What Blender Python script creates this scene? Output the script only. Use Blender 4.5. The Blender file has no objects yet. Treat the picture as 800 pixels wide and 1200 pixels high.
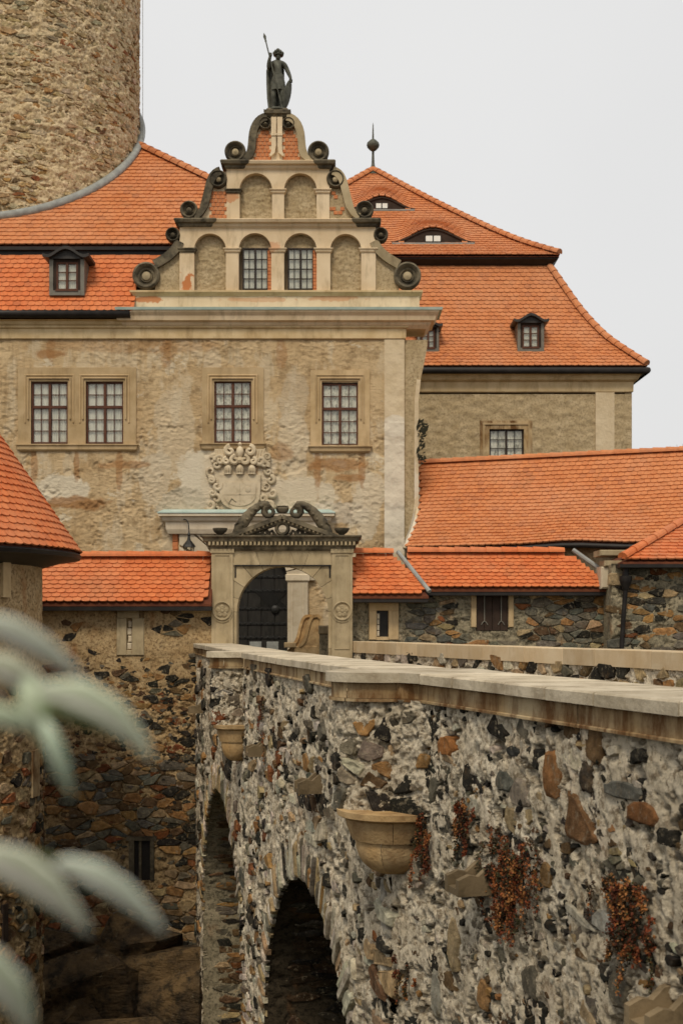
import bpy, math, random
import numpy as np
from mathutils import Vector, Matrix

random.seed(7)
RNG = np.random.default_rng(7)
pi = math.pi
U = 0.7            # metres per layout unit: every length below is in layout units and is scaled once, when a mesh is made
F, HZ, EZ = 1500.0, 733.0, 1.62     # focal length of the photo in pixels, its horizon row, eye height

scene = bpy.context.scene
# ------------------------------------------------------------------ camera
cam_d = bpy.data.cameras.new('camera')
cam = bpy.data.objects.new('camera', cam_d)
scene.collection.objects.link(cam)
cam.location = (0, 0, EZ * U)
cam.rotation_euler = (pi / 2, 0, 0)
cam_d.sensor_fit = 'VERTICAL'
cam_d.sensor_height = 36
cam_d.lens = 45
cam_d.shift_y = (HZ - 600) / 1200
cam_d.clip_start = 0.05
cam_d.clip_end = 6000
cam_d.dof.use_dof = True
cam_d.dof.focus_distance = 20 * U
cam_d.dof.aperture_fstop = 3.8
scene.camera = cam

# ------------------------------------------------------------------ sky and sun (bright overcast)
SUN_EL, SUN_AZ = math.radians(52), math.radians(-166)   # azimuth from +Y, clockwise: behind and left of the viewer
world = bpy.data.worlds.new('World')
scene.world = world
world.use_nodes = True
wn, wl = world.node_tree.nodes, world.node_tree.links
wn.clear()
w_out = wn.new('ShaderNodeOutputWorld')
w_bg = wn.new('ShaderNodeBackground')
w_bg.inputs['Strength'].default_value = 0.1
w_sky = wn.new('ShaderNodeTexSky')
w_sky.sky_type = 'NISHITA'
w_sky.sun_disc = False
w_sky.sun_elevation = SUN_EL
w_sky.sun_rotation = SUN_AZ
w_sky.dust_density = 6
w_co = wn.new('ShaderNodeTexCoord')
w_no = wn.new('ShaderNodeTexNoise')
w_no.inputs['Scale'].default_value = 1.6
w_no.inputs['Detail'].default_value = 4
w_rp = wn.new('ShaderNodeValToRGB')
w_rp.color_ramp.elements[0].position = 0.3
w_rp.color_ramp.elements[0].color = (0.680, 0.678, 0.674, 1)
w_rp.color_ramp.elements[1].position = 0.75
w_rp.color_ramp.elements[1].color = (0.765, 0.760, 0.750, 1)
w_sc = wn.new('ShaderNodeVectorMath')
w_sc.operation = 'SCALE'
w_sc.inputs['Scale'].default_value = 8.45      # cloud deck, in the sky texture's own brightness units
w_mx = wn.new('ShaderNodeMix')
w_mx.data_type = 'RGBA'
w_mx.inputs[0].default_value = 0.95
wl.new(w_co.outputs['Generated'], w_no.inputs['Vector'])
wl.new(w_no.outputs['Fac'], w_rp.inputs['Fac'])
wl.new(w_rp.outputs['Color'], w_sc.inputs[0])
wl.new(w_sky.outputs['Color'], w_mx.inputs[6])
wl.new(w_sc.outputs[0], w_mx.inputs[7])
wl.new(w_mx.outputs[2], w_bg.inputs['Color'])
wl.new(w_bg.outputs['Background'], w_out.inputs['Surface'])

sun_d = bpy.data.lights.new('sun', 'SUN')
sun_d.energy = 1.5
sun_d.angle = math.radians(14)
sun_d.color = (1.0, 0.88, 0.70)
sun = bpy.data.objects.new('sun', sun_d)
scene.collection.objects.link(sun)
sun_dir = Vector((math.sin(SUN_AZ) * math.cos(SUN_EL), math.cos(SUN_AZ) * math.cos(SUN_EL), math.sin(SUN_EL)))
sun.rotation_euler = sun_dir.to_track_quat('Z', 'Y').to_euler()
sun.location = (-10, -10, 40)

vs = scene.view_settings
vs.view_transform = 'Standard'
vs.look = 'None'
vs.exposure = 0.38
vs.gamma = 1.0
vs.use_curve_mapping = False

# ------------------------------------------------------------------ helpers: layout
def sx(x, Y): return (x - 400) * Y / F
def sz(y, Y): return EZ + (HZ - y) * Y / F

def px_of(p):
    s = F / max(p[1], 0.3)
    return 400 + p[0] * s, HZ - (p[2] - EZ) * s, s

# ------------------------------------------------------------------ helpers: noise (vectorised)
_perm = RNG.permutation(256)
_perm = np.concatenate([_perm, _perm, _perm])
_g = RNG.normal(size=(256, 3)); _g /= np.linalg.norm(_g, axis=1)[:, None]
def perlin(x, y, z):
    x, y, z = np.broadcast_arrays(np.asarray(x, float), np.asarray(y, float), np.asarray(z, float))
    xi, yi, zi = np.floor(x).astype(int), np.floor(y).astype(int), np.floor(z).astype(int)
    xf, yf, zf = x - xi, y - yi, z - zi
    u, v, w = [t * t * t * (t * (t * 6 - 15) + 10) for t in (xf, yf, zf)]
    xi &= 255; yi &= 255; zi &= 255
    r = 0
    for dx in (0, 1):
        for dy in (0, 1):
            for dz in (0, 1):
                h = _perm[_perm[_perm[xi + dx] + yi + dy] + zi + dz]
                g = _g[h]
                d = g[..., 0] * (xf - dx) + g[..., 1] * (yf - dy) + g[..., 2] * (zf - dz)
                r = r + d * (u if dx else 1 - u) * (v if dy else 1 - v) * (w if dz else 1 - w)
    return r * 1.6
def fbm(x, y, z, o=4, gain=0.5):
    a, s, r = 1.0, 1.0, 0
    for i in range(o):
        r = r + a * perlin(np.asarray(x) * s + i * 17.3, np.asarray(y) * s + i * 5.1, np.asarray(z) * s + i * 9.7)
        a *= gain; s *= 2.03
    return r

# ------------------------------------------------------------------ helpers: objects
COL = scene.collection
def tag(o, label, cat, group=None):
    o['label'] = label; o['category'] = cat
    if group: o['group'] = group
    return o
def thing(name, label, cat, loc=(0, 0, 0), group=None):
    o = bpy.data.objects.new(name, None)
    COL.objects.link(o)
    o.location = Vector(loc) * U
    o.empty_display_size = 0.3
    return tag(o, label, cat, group)
def adopt(o, parent):
    if parent is not None:
        o.parent = parent
        if parent.type == 'EMPTY':
            o.matrix_parent_inverse = Matrix.Translation(-parent.location)
    return o

class MB:
    def __init__(self):
        self.v, self.f, self.c, self.r = [], [], [], []
    def add(self, vs_, fs_, col=None, rnd=0.0):
        n = len(self.v)
        self.v.extend(vs_)
        for f in fs_:
            self.f.append([i + n for i in f]); self.c.append(col); self.r.append(rnd)
        return self
    def box(self, x0, x1, y0, y1, z0, z1, col=None, rnd=0.0):
        return self.add([(x0, y0, z0), (x1, y0, z0), (x1, y1, z0), (x0, y1, z0), (x0, y0, z1), (x1, y0, z1), (x1, y1, z1), (x0, y1, z1)],
                        [(0, 3, 2, 1), (4, 5, 6, 7), (0, 1, 5, 4), (1, 2, 6, 5), (2, 3, 7, 6), (3, 0, 4, 7)], col, rnd)
    def cbox(self, x0, x1, y0, y1, z0, z1, b=0.02, col=None, rnd=0.0):
        """box whose front and top edges are chamfered"""
        rings = []
        for (yy, i) in ((y0, b), (y0 + b, 0), (y1, 0)):
            rings.append([(x0 + i, yy, z0 + i), (x1 - i, yy, z0 + i), (x1 - i, yy, z1 - i), (x0 + i, yy, z1 - i)])
        return self.loft(rings, True, True, col, rnd)
    def loft(self, rings, cap0=False, cap1=False, col=None, rnd=0.0, closed=True):
        n = len(rings[0]); vs_ = [p for r in rings for p in r]; fs_ = []
        for k in range(len(rings) - 1):
            for i in range(n if closed else n - 1):
                j = (i + 1) % n
                fs_.append((k * n + i, k * n + j, (k + 1) * n + j, (k + 1) * n + i))
        if cap0: fs_.append(tuple(range(n)))
        if cap1: fs_.append(tuple((len(rings) - 1) * n + i for i in reversed(range(n))))
        return self.add(vs_, fs_, col, rnd)
    def prism(self, poly, y0, y1, col=None, rnd=0.0):
        """polygon in the XZ plane pushed from y0 back to y1"""
        return self.loft([[(p[0], y0, p[1]) for p in poly], [(p[0], y1, p[1]) for p in poly]], True, True, col, rnd)
    def zprism(self, poly, z0, z1, col=None, rnd=0.0):
        return self.loft([[(p[0], p[1], z0) for p in poly], [(p[0], p[1], z1) for p in poly]], True, True, col, rnd)
    def molding(self, x0, x1, yf, yb, prof, col=None):
        """stack of rectangles: prof is (z, projection); mitred returns on both ends and the front"""
        rings = [[(x0 - d, yf - d, z), (x1 + d, yf - d, z), (x1 + d, yb, z), (x0 - d, yb, z)] for z, d in prof]
        return self.loft(rings, True, True, col)
    def lathe(self, cx, cy, cz, prof, n=20, axis='Z', a0=0.0, a1=2 * pi, col=None):
        """prof is (radius, offset along the axis)"""
        full = abs(a1 - a0 - 2 * pi) < 1e-6
        m = n if full else n + 1
        rings = []
        for r, h in prof:
            ring = []
            for i in range(m):
                a = a0 + (a1 - a0) * i / n
                c, s = r * math.cos(a), r * math.sin(a)
                ring.append((cx + c, cy + s, cz + h) if axis == 'Z' else (cx + c, cy + h, cz + s))
            rings.append(ring)
        shut = tuple(prof[0]) == tuple(prof[-1])
        return self.loft(rings, prof[0][0] > 1e-4 and not shut, prof[-1][0] > 1e-4 and not shut, col, closed=full)
    def tube(self, pts, rad, n=8, col=None, flat=1.0):
        """tube through 3-D points; rad is a number or a list"""
        pts = [Vector(p) for p in pts]
        rads = rad if isinstance(rad, (list, tuple)) else [rad] * len(pts)
        rings = []
        for i, p in enumerate(pts):
            t = (pts[min(i + 1, len(pts) - 1)] - pts[max(i - 1, 0)]).normalized()
            ref = Vector((0, 1, 0)) if abs(t.y) < 0.9 else Vector((1, 0, 0))
            a = t.cross(ref).normalized(); b = t.cross(a).normalized()
            rings.append([tuple(p + a * (rads[i] * math.cos(2 * pi * k / n)) + b * (rads[i] * flat * math.sin(2 * pi * k / n))) for k in range(n)])
        return self.loft(rings, True, True, col)
    def band(self, pts, w, y0, y1, col=None):
        """flat ribbon along a curve in the XZ plane, w wide, from y0 to y1"""
        n = len(pts); L, R = [], []
        for i, p in enumerate(pts):
            a, b = pts[max(i - 1, 0)], pts[min(i + 1, n - 1)]
            tx, tz = b[0] - a[0], b[1] - a[1]; l = math.hypot(tx, tz) or 1
            ww = w[i] if isinstance(w, list) else w
            L.append((p[0] - tz / l * ww / 2, p[1] + tx / l * ww / 2)); R.append((p[0] + tz / l * ww / 2, p[1] - tx / l * ww / 2))
        rings = [[(L[i][0], y0, L[i][1]), (R[i][0], y0, R[i][1]), (R[i][0], y1, R[i][1]), (L[i][0], y1, L[i][1])] for i in range(n)]
        return self.loft(rings, True, True, col)
    def build(self, name, mat, parent=None, smooth=False, auto=None):
        me = bpy.data.meshes.new(name)
        me.from_pydata([(p[0] * U, p[1] * U, p[2] * U) for p in self.v], [], self.f)
        if any(c is not None for c in self.c):
            a = me.color_attributes.new('Col', 'FLOAT_COLOR', 'CORNER')
            buf = []
            for f, c in zip(self.f, self.c):
                c = c or (0.3, 0.3, 0.3)
                buf.extend([c[0], c[1], c[2], 1.0] * len(f))
            a.data.foreach_set('color', buf)
        if any(self.r):
            a = me.attributes.new('rnd', 'FLOAT', 'FACE')
            a.data.foreach_set('value', self.r)
        import bmesh
        bm = bmesh.new(); bm.from_mesh(me)
        bmesh.ops.recalc_face_normals(bm, faces=bm.faces)
        bm.to_mesh(me); bm.free()
        if smooth:
            me.polygons.foreach_set('use_smooth', [True] * len(me.polygons))
            if auto: me.set_sharp_from_angle(angle=math.radians(auto))
        me.materials.append(mat)
        o = bpy.data.objects.new(name, me)
        COL.objects.link(o)
        return adopt(o, parent)

def stuff(o): o['kind'] = 'stuff'; return o
def structure(o): o['kind'] = 'structure'; return o

def sheet(name, P, us, vs_, hf, mat, parent=None, hole=None):
    """relief sheet: a grid on the surface P(u, v, d) pushed out by hf(u, v)"""
    A, B = np.meshgrid(us, vs_)
    D = hf(A, B)
    x, y, z = P(A, B, D)
    co = np.stack([x, y, z], -1).reshape(-1, 3) * U
    nv, nu = A.shape
    idx = np.arange(nu * nv).reshape(nv, nu)
    q = np.stack([idx[:-1, :-1], idx[:-1, 1:], idx[1:, 1:], idx[1:, :-1]], -1).reshape(-1, 4)
    if hole is not None:
        cu = (A[:-1, :-1] + A[1:, 1:]) / 2; cv = (B[:-1, :-1] + B[1:, 1:]) / 2
        q = q[~hole(cu, cv).reshape(-1)]
    me = bpy.data.meshes.new(name)
    me.vertices.add(len(co)); me.vertices.foreach_set('co', co.astype(np.float32).ravel())
    me.loops.add(q.size); me.loops.foreach_set('vertex_index', q.ravel().astype(np.int32))
    me.polygons.add(len(q)); me.polygons.foreach_set('loop_start', np.arange(0, q.size, 4, dtype=np.int32))
    me.polygons.foreach_set('use_smooth', np.ones(len(q), dtype=bool))
    me.update(calc_edges=True); me.validate()
    me.materials.append(mat)
    o = bpy.data.objects.new(name, me)
    COL.objects.link(o)
    return adopt(o, parent)

# ------------------------------------------------------------------ helpers: materials
class NT:
    def __init__(self, name):
        self.m = bpy.data.materials.new(name); self.m.use_nodes = True
        self.t = self.m.node_tree; self.n = self.t.nodes; self.n.clear()
        self.out = self.n.new('ShaderNodeOutputMaterial')
        g = self.n.new('ShaderNodeNewGeometry')
        s = self.n.new('ShaderNodeVectorMath'); s.operation = 'SCALE'; s.inputs['Scale'].default_value = 1 / U
        self.l(g.outputs['Position'], s.inputs[0])
        self.pos = s.outputs[0]           # position in layout units
        self.geo = g
    def l(self, a, b): self.t.links.new(a, b)
    def put(self, sock, v):
        if v is None: return
        if hasattr(v, 'links') or hasattr(v, 'is_linked'): self.l(v, sock)
        elif isinstance(v, (tuple, list)) and sock.type == 'RGBA': sock.default_value = (*v[:3], 1)
        else: sock.default_value = v
    def noise(self, scale, detail=4, rough=0.55, vec=None, squash=None, dist=0.0, off=0.0):
        n = self.n.new('ShaderNodeTexNoise')
        n.inputs['Scale'].default_value = scale; n.inputs['Detail'].default_value = detail
        n.inputs['Roughness'].default_value = rough; n.inputs['Distortion'].default_value = dist
        v = vec or self.pos
        if squash or off:
            mp = self.n.new('ShaderNodeMapping'); mp.inputs['Scale'].default_value = squash or (1, 1, 1)
            mp.inputs['Location'].default_value = (off, off * 1.7, off * 0.6)
            self.l(v, mp.inputs['Vector']); v = mp.outputs[0]
        self.l(v, n.inputs['Vector'])
        return n.outputs['Fac']
    def voro(self, scale, feature='F1', squash=None, out='Distance', rand=1.0):
        n = self.n.new('ShaderNodeTexVoronoi'); n.feature = feature; n.inputs['Scale'].default_value = scale
        n.inputs['Randomness'].default_value = rand
        v = self.pos
        if squash:
            mp = self.n.new('ShaderNodeMapping'); mp.inputs['Scale'].default_value = squash
            self.l(v, mp.inputs['Vector']); v = mp.outputs[0]
        self.l(v, n.inputs['Vector'])
        return n.outputs[out]
    def ramp(self, fac, stops):
        r = self.n.new('ShaderNodeValToRGB'); e = r.color_ramp.elements
        while len(e) < len(stops): e.new(0.5)
        for i, (p, c) in enumerate(stops):
            e[i].position = p; e[i].color = (c, c, c, 1) if not isinstance(c, (tuple, list)) else (*c[:3], 1)
        self.put(r.inputs[0], fac)
        return r.outputs[0]
    def mix(self, fac, a, b, mode='MIX'):
        m = self.n.new('ShaderNodeMix'); m.data_type = 'RGBA'; m.blend_type = mode
        self.put(m.inputs[0], fac); self.put(m.inputs[6], a); self.put(m.inputs[7], b)
        return m.outputs[2]
    def math(self, op, a, b=0.0, c=None, clamp=False):
        m = self.n.new('ShaderNodeMath'); m.operation = op; m.use_clamp = clamp
        self.put(m.inputs[0], a); self.put(m.inputs[1], b)
        if c is not None: self.put(m.inputs[2], c)
        return m.outputs[0]
    def attr(self, name, out='Color'):
        a = self.n.new('ShaderNodeAttribute'); a.attribute_name = name
        return a.outputs[out]
    def patch(self, c, r, soft=0.5, wob=0.9, scale=1.3):
        """soft-edged blot of wear round a point on the wall"""
        s = self.n.new('ShaderNodeVectorMath'); s.operation = 'SUBTRACT'; s.inputs[1].default_value = c
        self.l(self.pos, s.inputs[0])
        d = self.n.new('ShaderNodeVectorMath'); d.operation = 'DIVIDE'; d.inputs[1].default_value = (r[0], 50, r[1])
        self.l(s.outputs[0], d.inputs[0])
        ln = self.n.new('ShaderNodeVectorMath'); ln.operation = 'LENGTH'; self.l(d.outputs[0], ln.inputs[0])
        n = self.noise(scale, 6, 0.65)
        t = self.math('SUBTRACT', 1.0, ln.outputs['Value'])
        t = self.math('ADD', t, self.math('MULTIPLY', self.math('SUBTRACT', n, 0.5), wob * 2))
        return self.math('DIVIDE', t, soft, clamp=True)
    def bump(self, h, strength=0.5, dist=0.03, nrm=None):
        b = self.n.new('ShaderNodeBump'); b.inputs['Strength'].default_value = strength; b.inputs['Distance'].default_value = dist * U
        self.put(b.inputs['Height'], h)
        if nrm is not None: self.l(nrm, b.inputs['Normal'])
        return b.outputs[0]
    def done(self, col, rough=0.9, nrm=None, metal=0.0, spec=0.25):
        p = self.n.new('ShaderNodeBsdfPrincipled')
        self.put(p.inputs['Base Color'], col); self.put(p.inputs['Roughness'], rough)
        p.inputs['Metallic'].default_value = metal; p.inputs['Specular IOR Level'].default_value = spec
        if nrm is not None: self.l(nrm, p.inputs['Normal'])
        self.l(p.outputs[0], self.out.inputs['Surface'])
        self.bsdf = p
        return self.m

def mat_simple(name, a, b, scale=3.0, rough=0.85, bump=0.4, bscale=20, squash=None, lo=0.35, hi=0.65, metal=0.0, spec=0.25):
    t = NT(name)
    n = t.noise(scale, 6, 0.6, squash=squash)
    c = t.mix(t.ramp(n, [(lo, 0.0), (hi, 1.0)]), a, b)
    return t.done(c, rough, t.bump(t.noise(bscale, 5, 0.6), bump, 0.02), metal, spec)

def mat_stone():
    """stones: own colour from the mesh, plus grain and lichen"""
    t = NT('rubble_stone')
    c = t.attr('Col')
    n = t.noise(7, 8, 0.72)
    c = t.mix(1.0, c, t.ramp(n, [(0.28, 0.35), (0.5, 1.0), (0.72, 1.9)]), 'MULTIPLY')
    c = t.mix(t.ramp(t.noise(3.3, 7, 0.7, off=6.1), [(0.56, 0.0), (0.70, 0.55)]), c, (0.16, 0.095, 0.045))
    lich = t.ramp(t.noise(9.5, 8, 0.75, off=3.3), [(0.55, 0.0), (0.66, 0.7)])
    c = t.mix(lich, c, (0.36, 0.30, 0.20))
    return t.done(c, 0.92, t.bump(t.noise(20, 8, 0.75), 1.0, 0.05), spec=0.12)

def mat_mortar(name, a, b, dark, rust=0.0, bs=0.7):
    t = NT(name)
    c = t.mix(t.ramp(t.noise(2.2, 6, 0.6), [(0.35, 0.0), (0.68, 1.0)]), a, b)
    c = t.mix(t.ramp(t.noise(11, 8, 0.75, off=7), [(0.485, 0.0), (0.60, 0.9)]), c, dark)
    c = t.mix(t.ramp(t.noise(4.0, 8, 0.72, off=5), [(0.54, 0.0), (0.68, 0.6)]), c, dark)
    if rust: c = t.mix(t.ramp(t.noise(1.5, 6, 0.6, off=11, squash=(1, 1, 0.6)), [(0.6, 0.0), (0.72, rust)]), c, (0.30, 0.13, 0.045))
    return t.done(c, 0.95, t.bump(t.noise(24, 8, 0.75), bs, 0.05), spec=0.1)

def mat_tile(name, stops, weather=0.35):
    t = NT(name)
    oi = t.n.new('ShaderNodeObjectInfo')
    r = t.math('FRACT', t.math('ADD', t.attr('rnd', 'Fac'), oi.outputs['Random']))
    c = t.ramp(r, stops)
    c = t.mix(t.ramp(t.noise(0.55, 5, 0.6), [(0.42, 0.0), (0.68, weather)]), c, (0.56, 0.26, 0.13))
    c = t.mix(t.ramp(t.noise(0.8, 7, 0.65, off=8, squash=(1.5, 1.5, 0.5)), [(0.56, 0.0), (0.76, 0.45)]), c, (0.27, 0.115, 0.05))
    c = t.mix(1.0, c, t.ramp(t.noise(7, 5, 0.65), [(0.25, 0.78), (0.7, 1.14)]), 'MULTIPLY')
    return t.done(c, 0.7, t.bump(t.noise(30, 4), 0.25, 0.02), spec=0.3)

def stain_stone(name, a, b, dark, amount=0.55, streak=True, bs=0.4, edge=(0.50, 0.70)):
    """dressed sandstone with soot and rain streaks"""
    t = NT(name)
    c = t.mix(t.ramp(t.noise(1.6, 5, 0.55), [(0.35, 0.0), (0.65, 1.0)]), a, b)
    oi = t.n.new('ShaderNodeObjectInfo')
    c = t.mix(1.0, c, t.ramp(oi.outputs['Random'], [(0.0, 0.82), (1.0, 1.12)]), 'MULTIPLY')
    s = t.noise(3.0, 8, 0.7, squash=(0.8, 0.8, 0.25) if streak else None, off=4)
    c = t.mix(t.ramp(s, [(edge[0], 0.0), (edge[1], amount)]), c, dark)
    return t.done(c, 0.88, t.bump(t.noise(26, 6, 0.65), bs, 0.02))

M = {}
M['stone'] = mat_stone()
M['mortar_bridge'] = mat_mortar('bridge_mortar', (0.66, 0.56, 0.40), (0.86, 0.765, 0.59), (0.23, 0.175, 0.11), 0.3, 1.0)
M['mortar_wall'] = mat_mortar('wall_mortar', (0.42, 0.285, 0.14), (0.56, 0.415, 0.23), (0.17, 0.11, 0.055), 0.6)
M['mortar_gate'] = mat_mortar('gate_wall_mortar', (0.27, 0.23, 0.15), (0.40, 0.34, 0.23), (0.10, 0.09, 0.06), 0.4)
M['mortar_keep'] = mat_mortar('keep_mortar', (0.60, 0.46, 0.265), (0.78, 0.63, 0.41), (0.40, 0.28, 0.145), 0.25)
M['intrados'] = mat_mortar('shaded_vault_mortar', (0.045, 0.035, 0.022), (0.09, 0.07, 0.045), (0.015, 0.012, 0.008), 0.3)  # near arch vault: the shade inside is put into this near-black colour
TS = [(0.0, (0.50, 0.168, 0.056)), (0.35, (0.535, 0.188, 0.064)), (0.7, (0.565, 0.208, 0.074)), (0.93, (0.52, 0.19, 0.074)), (1.0, (0.42, 0.145, 0.055))]
TR = [(0.0, (0.55, 0.14, 0.040)), (0.5, (0.59, 0.16, 0.046)), (0.9, (0.62, 0.185, 0.058)), (1.0, (0.48, 0.13, 0.042))]
M['tile'] = mat_tile('clay_tile', TS, 0.5)
M['tile_red'] = mat_tile('clay_tile_fresh', TR, 0.4)
M['underlay'] = mat_simple('roof_underlay', (0.10, 0.03, 0.015), (0.16, 0.05, 0.02))
M['sand'] = stain_stone('sandstone', (0.46, 0.325, 0.165), (0.58, 0.43, 0.245), (0.20, 0.125, 0.055), 0.5)
M['sand_pale'] = stain_stone('pale_stone', (0.55, 0.46, 0.33), (0.66, 0.57, 0.43), (0.36, 0.26, 0.15), 0.45)
M['sand_gate'] = stain_stone('gateway_stone', (0.35, 0.275, 0.16), (0.47, 0.38, 0.235), (0.12, 0.09, 0.05), 0.7)
M['sand_soot'] = stain_stone('sooty_stone', (0.085, 0.072, 0.048), (0.21, 0.172, 0.11), (0.022, 0.019, 0.014), 0.9, False, 0.6, (0.44, 0.66))
M['relief'] = stain_stone('carved_relief_stone', (0.52, 0.425, 0.28), (0.66, 0.555, 0.39), (0.24, 0.17, 0.095), 0.65, False)
M['coping'] = stain_stone('coping_stone', (0.50, 0.425, 0.30), (0.64, 0.555, 0.41), (0.24, 0.185, 0.115), 0.75, False, 0.6, (0.46, 0.68))
M['frieze'] = stain_stone('frieze_stone', (0.36, 0.24, 0.11), (0.50, 0.39, 0.23), (0.13, 0.062, 0.02), 1.0, True, 0.5, (0.44, 0.60))
M['corbel'] = stain_stone('corbel_stone', (0.44, 0.27, 0.11), (0.56, 0.40, 0.21), (0.20, 0.105, 0.04), 0.7, False, 0.9, (0.46, 0.66))
M['spout'] = stain_stone('mossy_spout_stone', (0.15, 0.11, 0.06), (0.27, 0.20, 0.115), (0.05, 0.035, 0.018), 0.8, False)
M['parapet'] = stain_stone('parapet_stone', (0.55, 0.41, 0.24), (0.62, 0.50, 0.33), (0.33, 0.22, 0.11), 0.5)
M['lead'] = mat_simple('lead_flashing', (0.22, 0.225, 0.21), (0.33, 0.34, 0.31), 4, 0.5, 0.2)
M['copper'] = mat_simple('green_copper', (0.34, 0.44, 0.39), (0.46, 0.55, 0.49), 2, 0.6, 0.15)
M['gutter'] = mat_simple('dark_gutter', (0.012, 0.010, 0.009), (0.025, 0.021, 0.018), 3, 0.5, 0.1)
M['soffit'] = mat_simple('dark_soffit_wood', (0.03, 0.018, 0.012), (0.05, 0.03, 0.02), 3, 0.8, 0.2)
M['wood'] = mat_simple('brown_window_wood', (0.07, 0.026, 0.014), (0.12, 0.045, 0.022), 4, 0.6, 0.2)
M['wood_dark'] = mat_simple('dark_window_wood', (0.02, 0.014, 0.011), (0.04, 0.026, 0.018), 4, 0.6, 0.2)
M['iron'] = mat_simple('black_iron', (0.012, 0.012, 0.011), (0.03, 0.029, 0.026), 5, 0.5, 0.2)
M['door'] = mat_simple('black_oak_door', (0.012, 0.011, 0.009), (0.028, 0.025, 0.02), 5, 0.6, 0.4, squash=(4, 4, 0.5))
M['bronze'] = mat_simple('dark_bronze', (0.055, 0.055, 0.042), (0.13, 0.13, 0.10), 5, 0.6, 0.4, metal=0.15)
M['interior'] = mat_simple('dark_room', (0.02, 0.018, 0.015), (0.03, 0.027, 0.022))
M['slate'] = mat_simple('dark_sheet_metal', (0.028, 0.024, 0.021), (0.05, 0.045, 0.04), 3, 0.5, 0.15)
M['sheet'] = mat_simple('grey_sheet_metal', (0.14, 0.13, 0.105), (0.20, 0.185, 0.15), 3, 0.5, 0.15)
def mat_rock():
    t = NT('dark_bedrock')
    c = t.mix(t.ramp(t.noise(0.9, 6, 0.6), [(0.38, 0.0), (0.62, 1.0)]), (0.06, 0.042, 0.026), (0.21, 0.135, 0.062))
    c = t.mix(t.ramp(t.noise(2.6, 8, 0.7, off=3), [(0.48, 0.0), (0.62, 0.85)]), c, (0.026, 0.021, 0.014))
    c = t.mix(t.ramp(t.noise(4.5, 8, 0.7, off=13), [(0.60, 0.0), (0.68, 0.7)]), c, (0.24, 0.19, 0.12))
    b = t.bump(t.noise(1.5, 8, 0.6, squash=(1, 1, 2.5)), 1.0, 0.5)
    return t.done(c, 0.85, t.bump(t.noise(9, 8, 0.7), 0.8, 0.08, b), spec=0.2)
M['rock'] = mat_rock()
M['earth'] = mat_mortar('earth', (0.06, 0.05, 0.03), (0.10, 0.085, 0.045), (0.04, 0.045, 0.02))
M['paving'] = mat_mortar('paving', (0.28, 0.24, 0.18), (0.36, 0.31, 0.24), (0.16, 0.13, 0.10))
M['brick'] = mat_simple('orange_brick', (0.50, 0.165, 0.06), (0.60, 0.25, 0.11), 6, 0.9, 0.5)

def mat_glass():
    t = NT('old_window_glass')
    tr = t.n.new('ShaderNodeBsdfTransparent'); tr.inputs[0].default_value = (0.99, 0.99, 0.965, 1)
    gl = t.n.new('ShaderNodeBsdfGlossy'); gl.inputs['Roughness'].default_value = 0.06
    gl.inputs['Color'].default_value = (0.9, 0.92, 0.92, 1)
    t.l(t.bump(t.noise(5, 3), 0.15, 0.02), gl.inputs['Normal'])
    fr = t.n.new('ShaderNodeFresnel'); fr.inputs['IOR'].default_value = 1.5
    mx = t.n.new('ShaderNodeMixShader')
    t.l(t.math('ADD', t.math('MULTIPLY', fr.outputs[0], 0.5), 0.02, clamp=True), mx.inputs[0])
    t.l(tr.outputs[0], mx.inputs[1]); t.l(gl.outputs[0], mx.inputs[2]); t.l(mx.outputs[0], t.out.inputs['Surface'])
    return t.m
M['glass'] = mat_glass()

def mat_curtain(name, a, b, lo, hi):
    t = NT(name)
    n = t.noise(5.5, 6, 0.7, squash=(1.6, 1, 0.9))
    return t.done(t.mix(t.ramp(n, [(lo, 0.0), (hi, 1.0)]), a, b), 0.9)
M['lace'] = mat_curtain('lace_curtain', (0.30, 0.29, 0.22), (0.90, 0.88, 0.79), 0.36, 0.52)
M['curtain'] = mat_curtain('plain_curtain', (0.78, 0.77, 0.69), (0.90, 0.89, 0.82), 0.3, 0.7)

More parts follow.
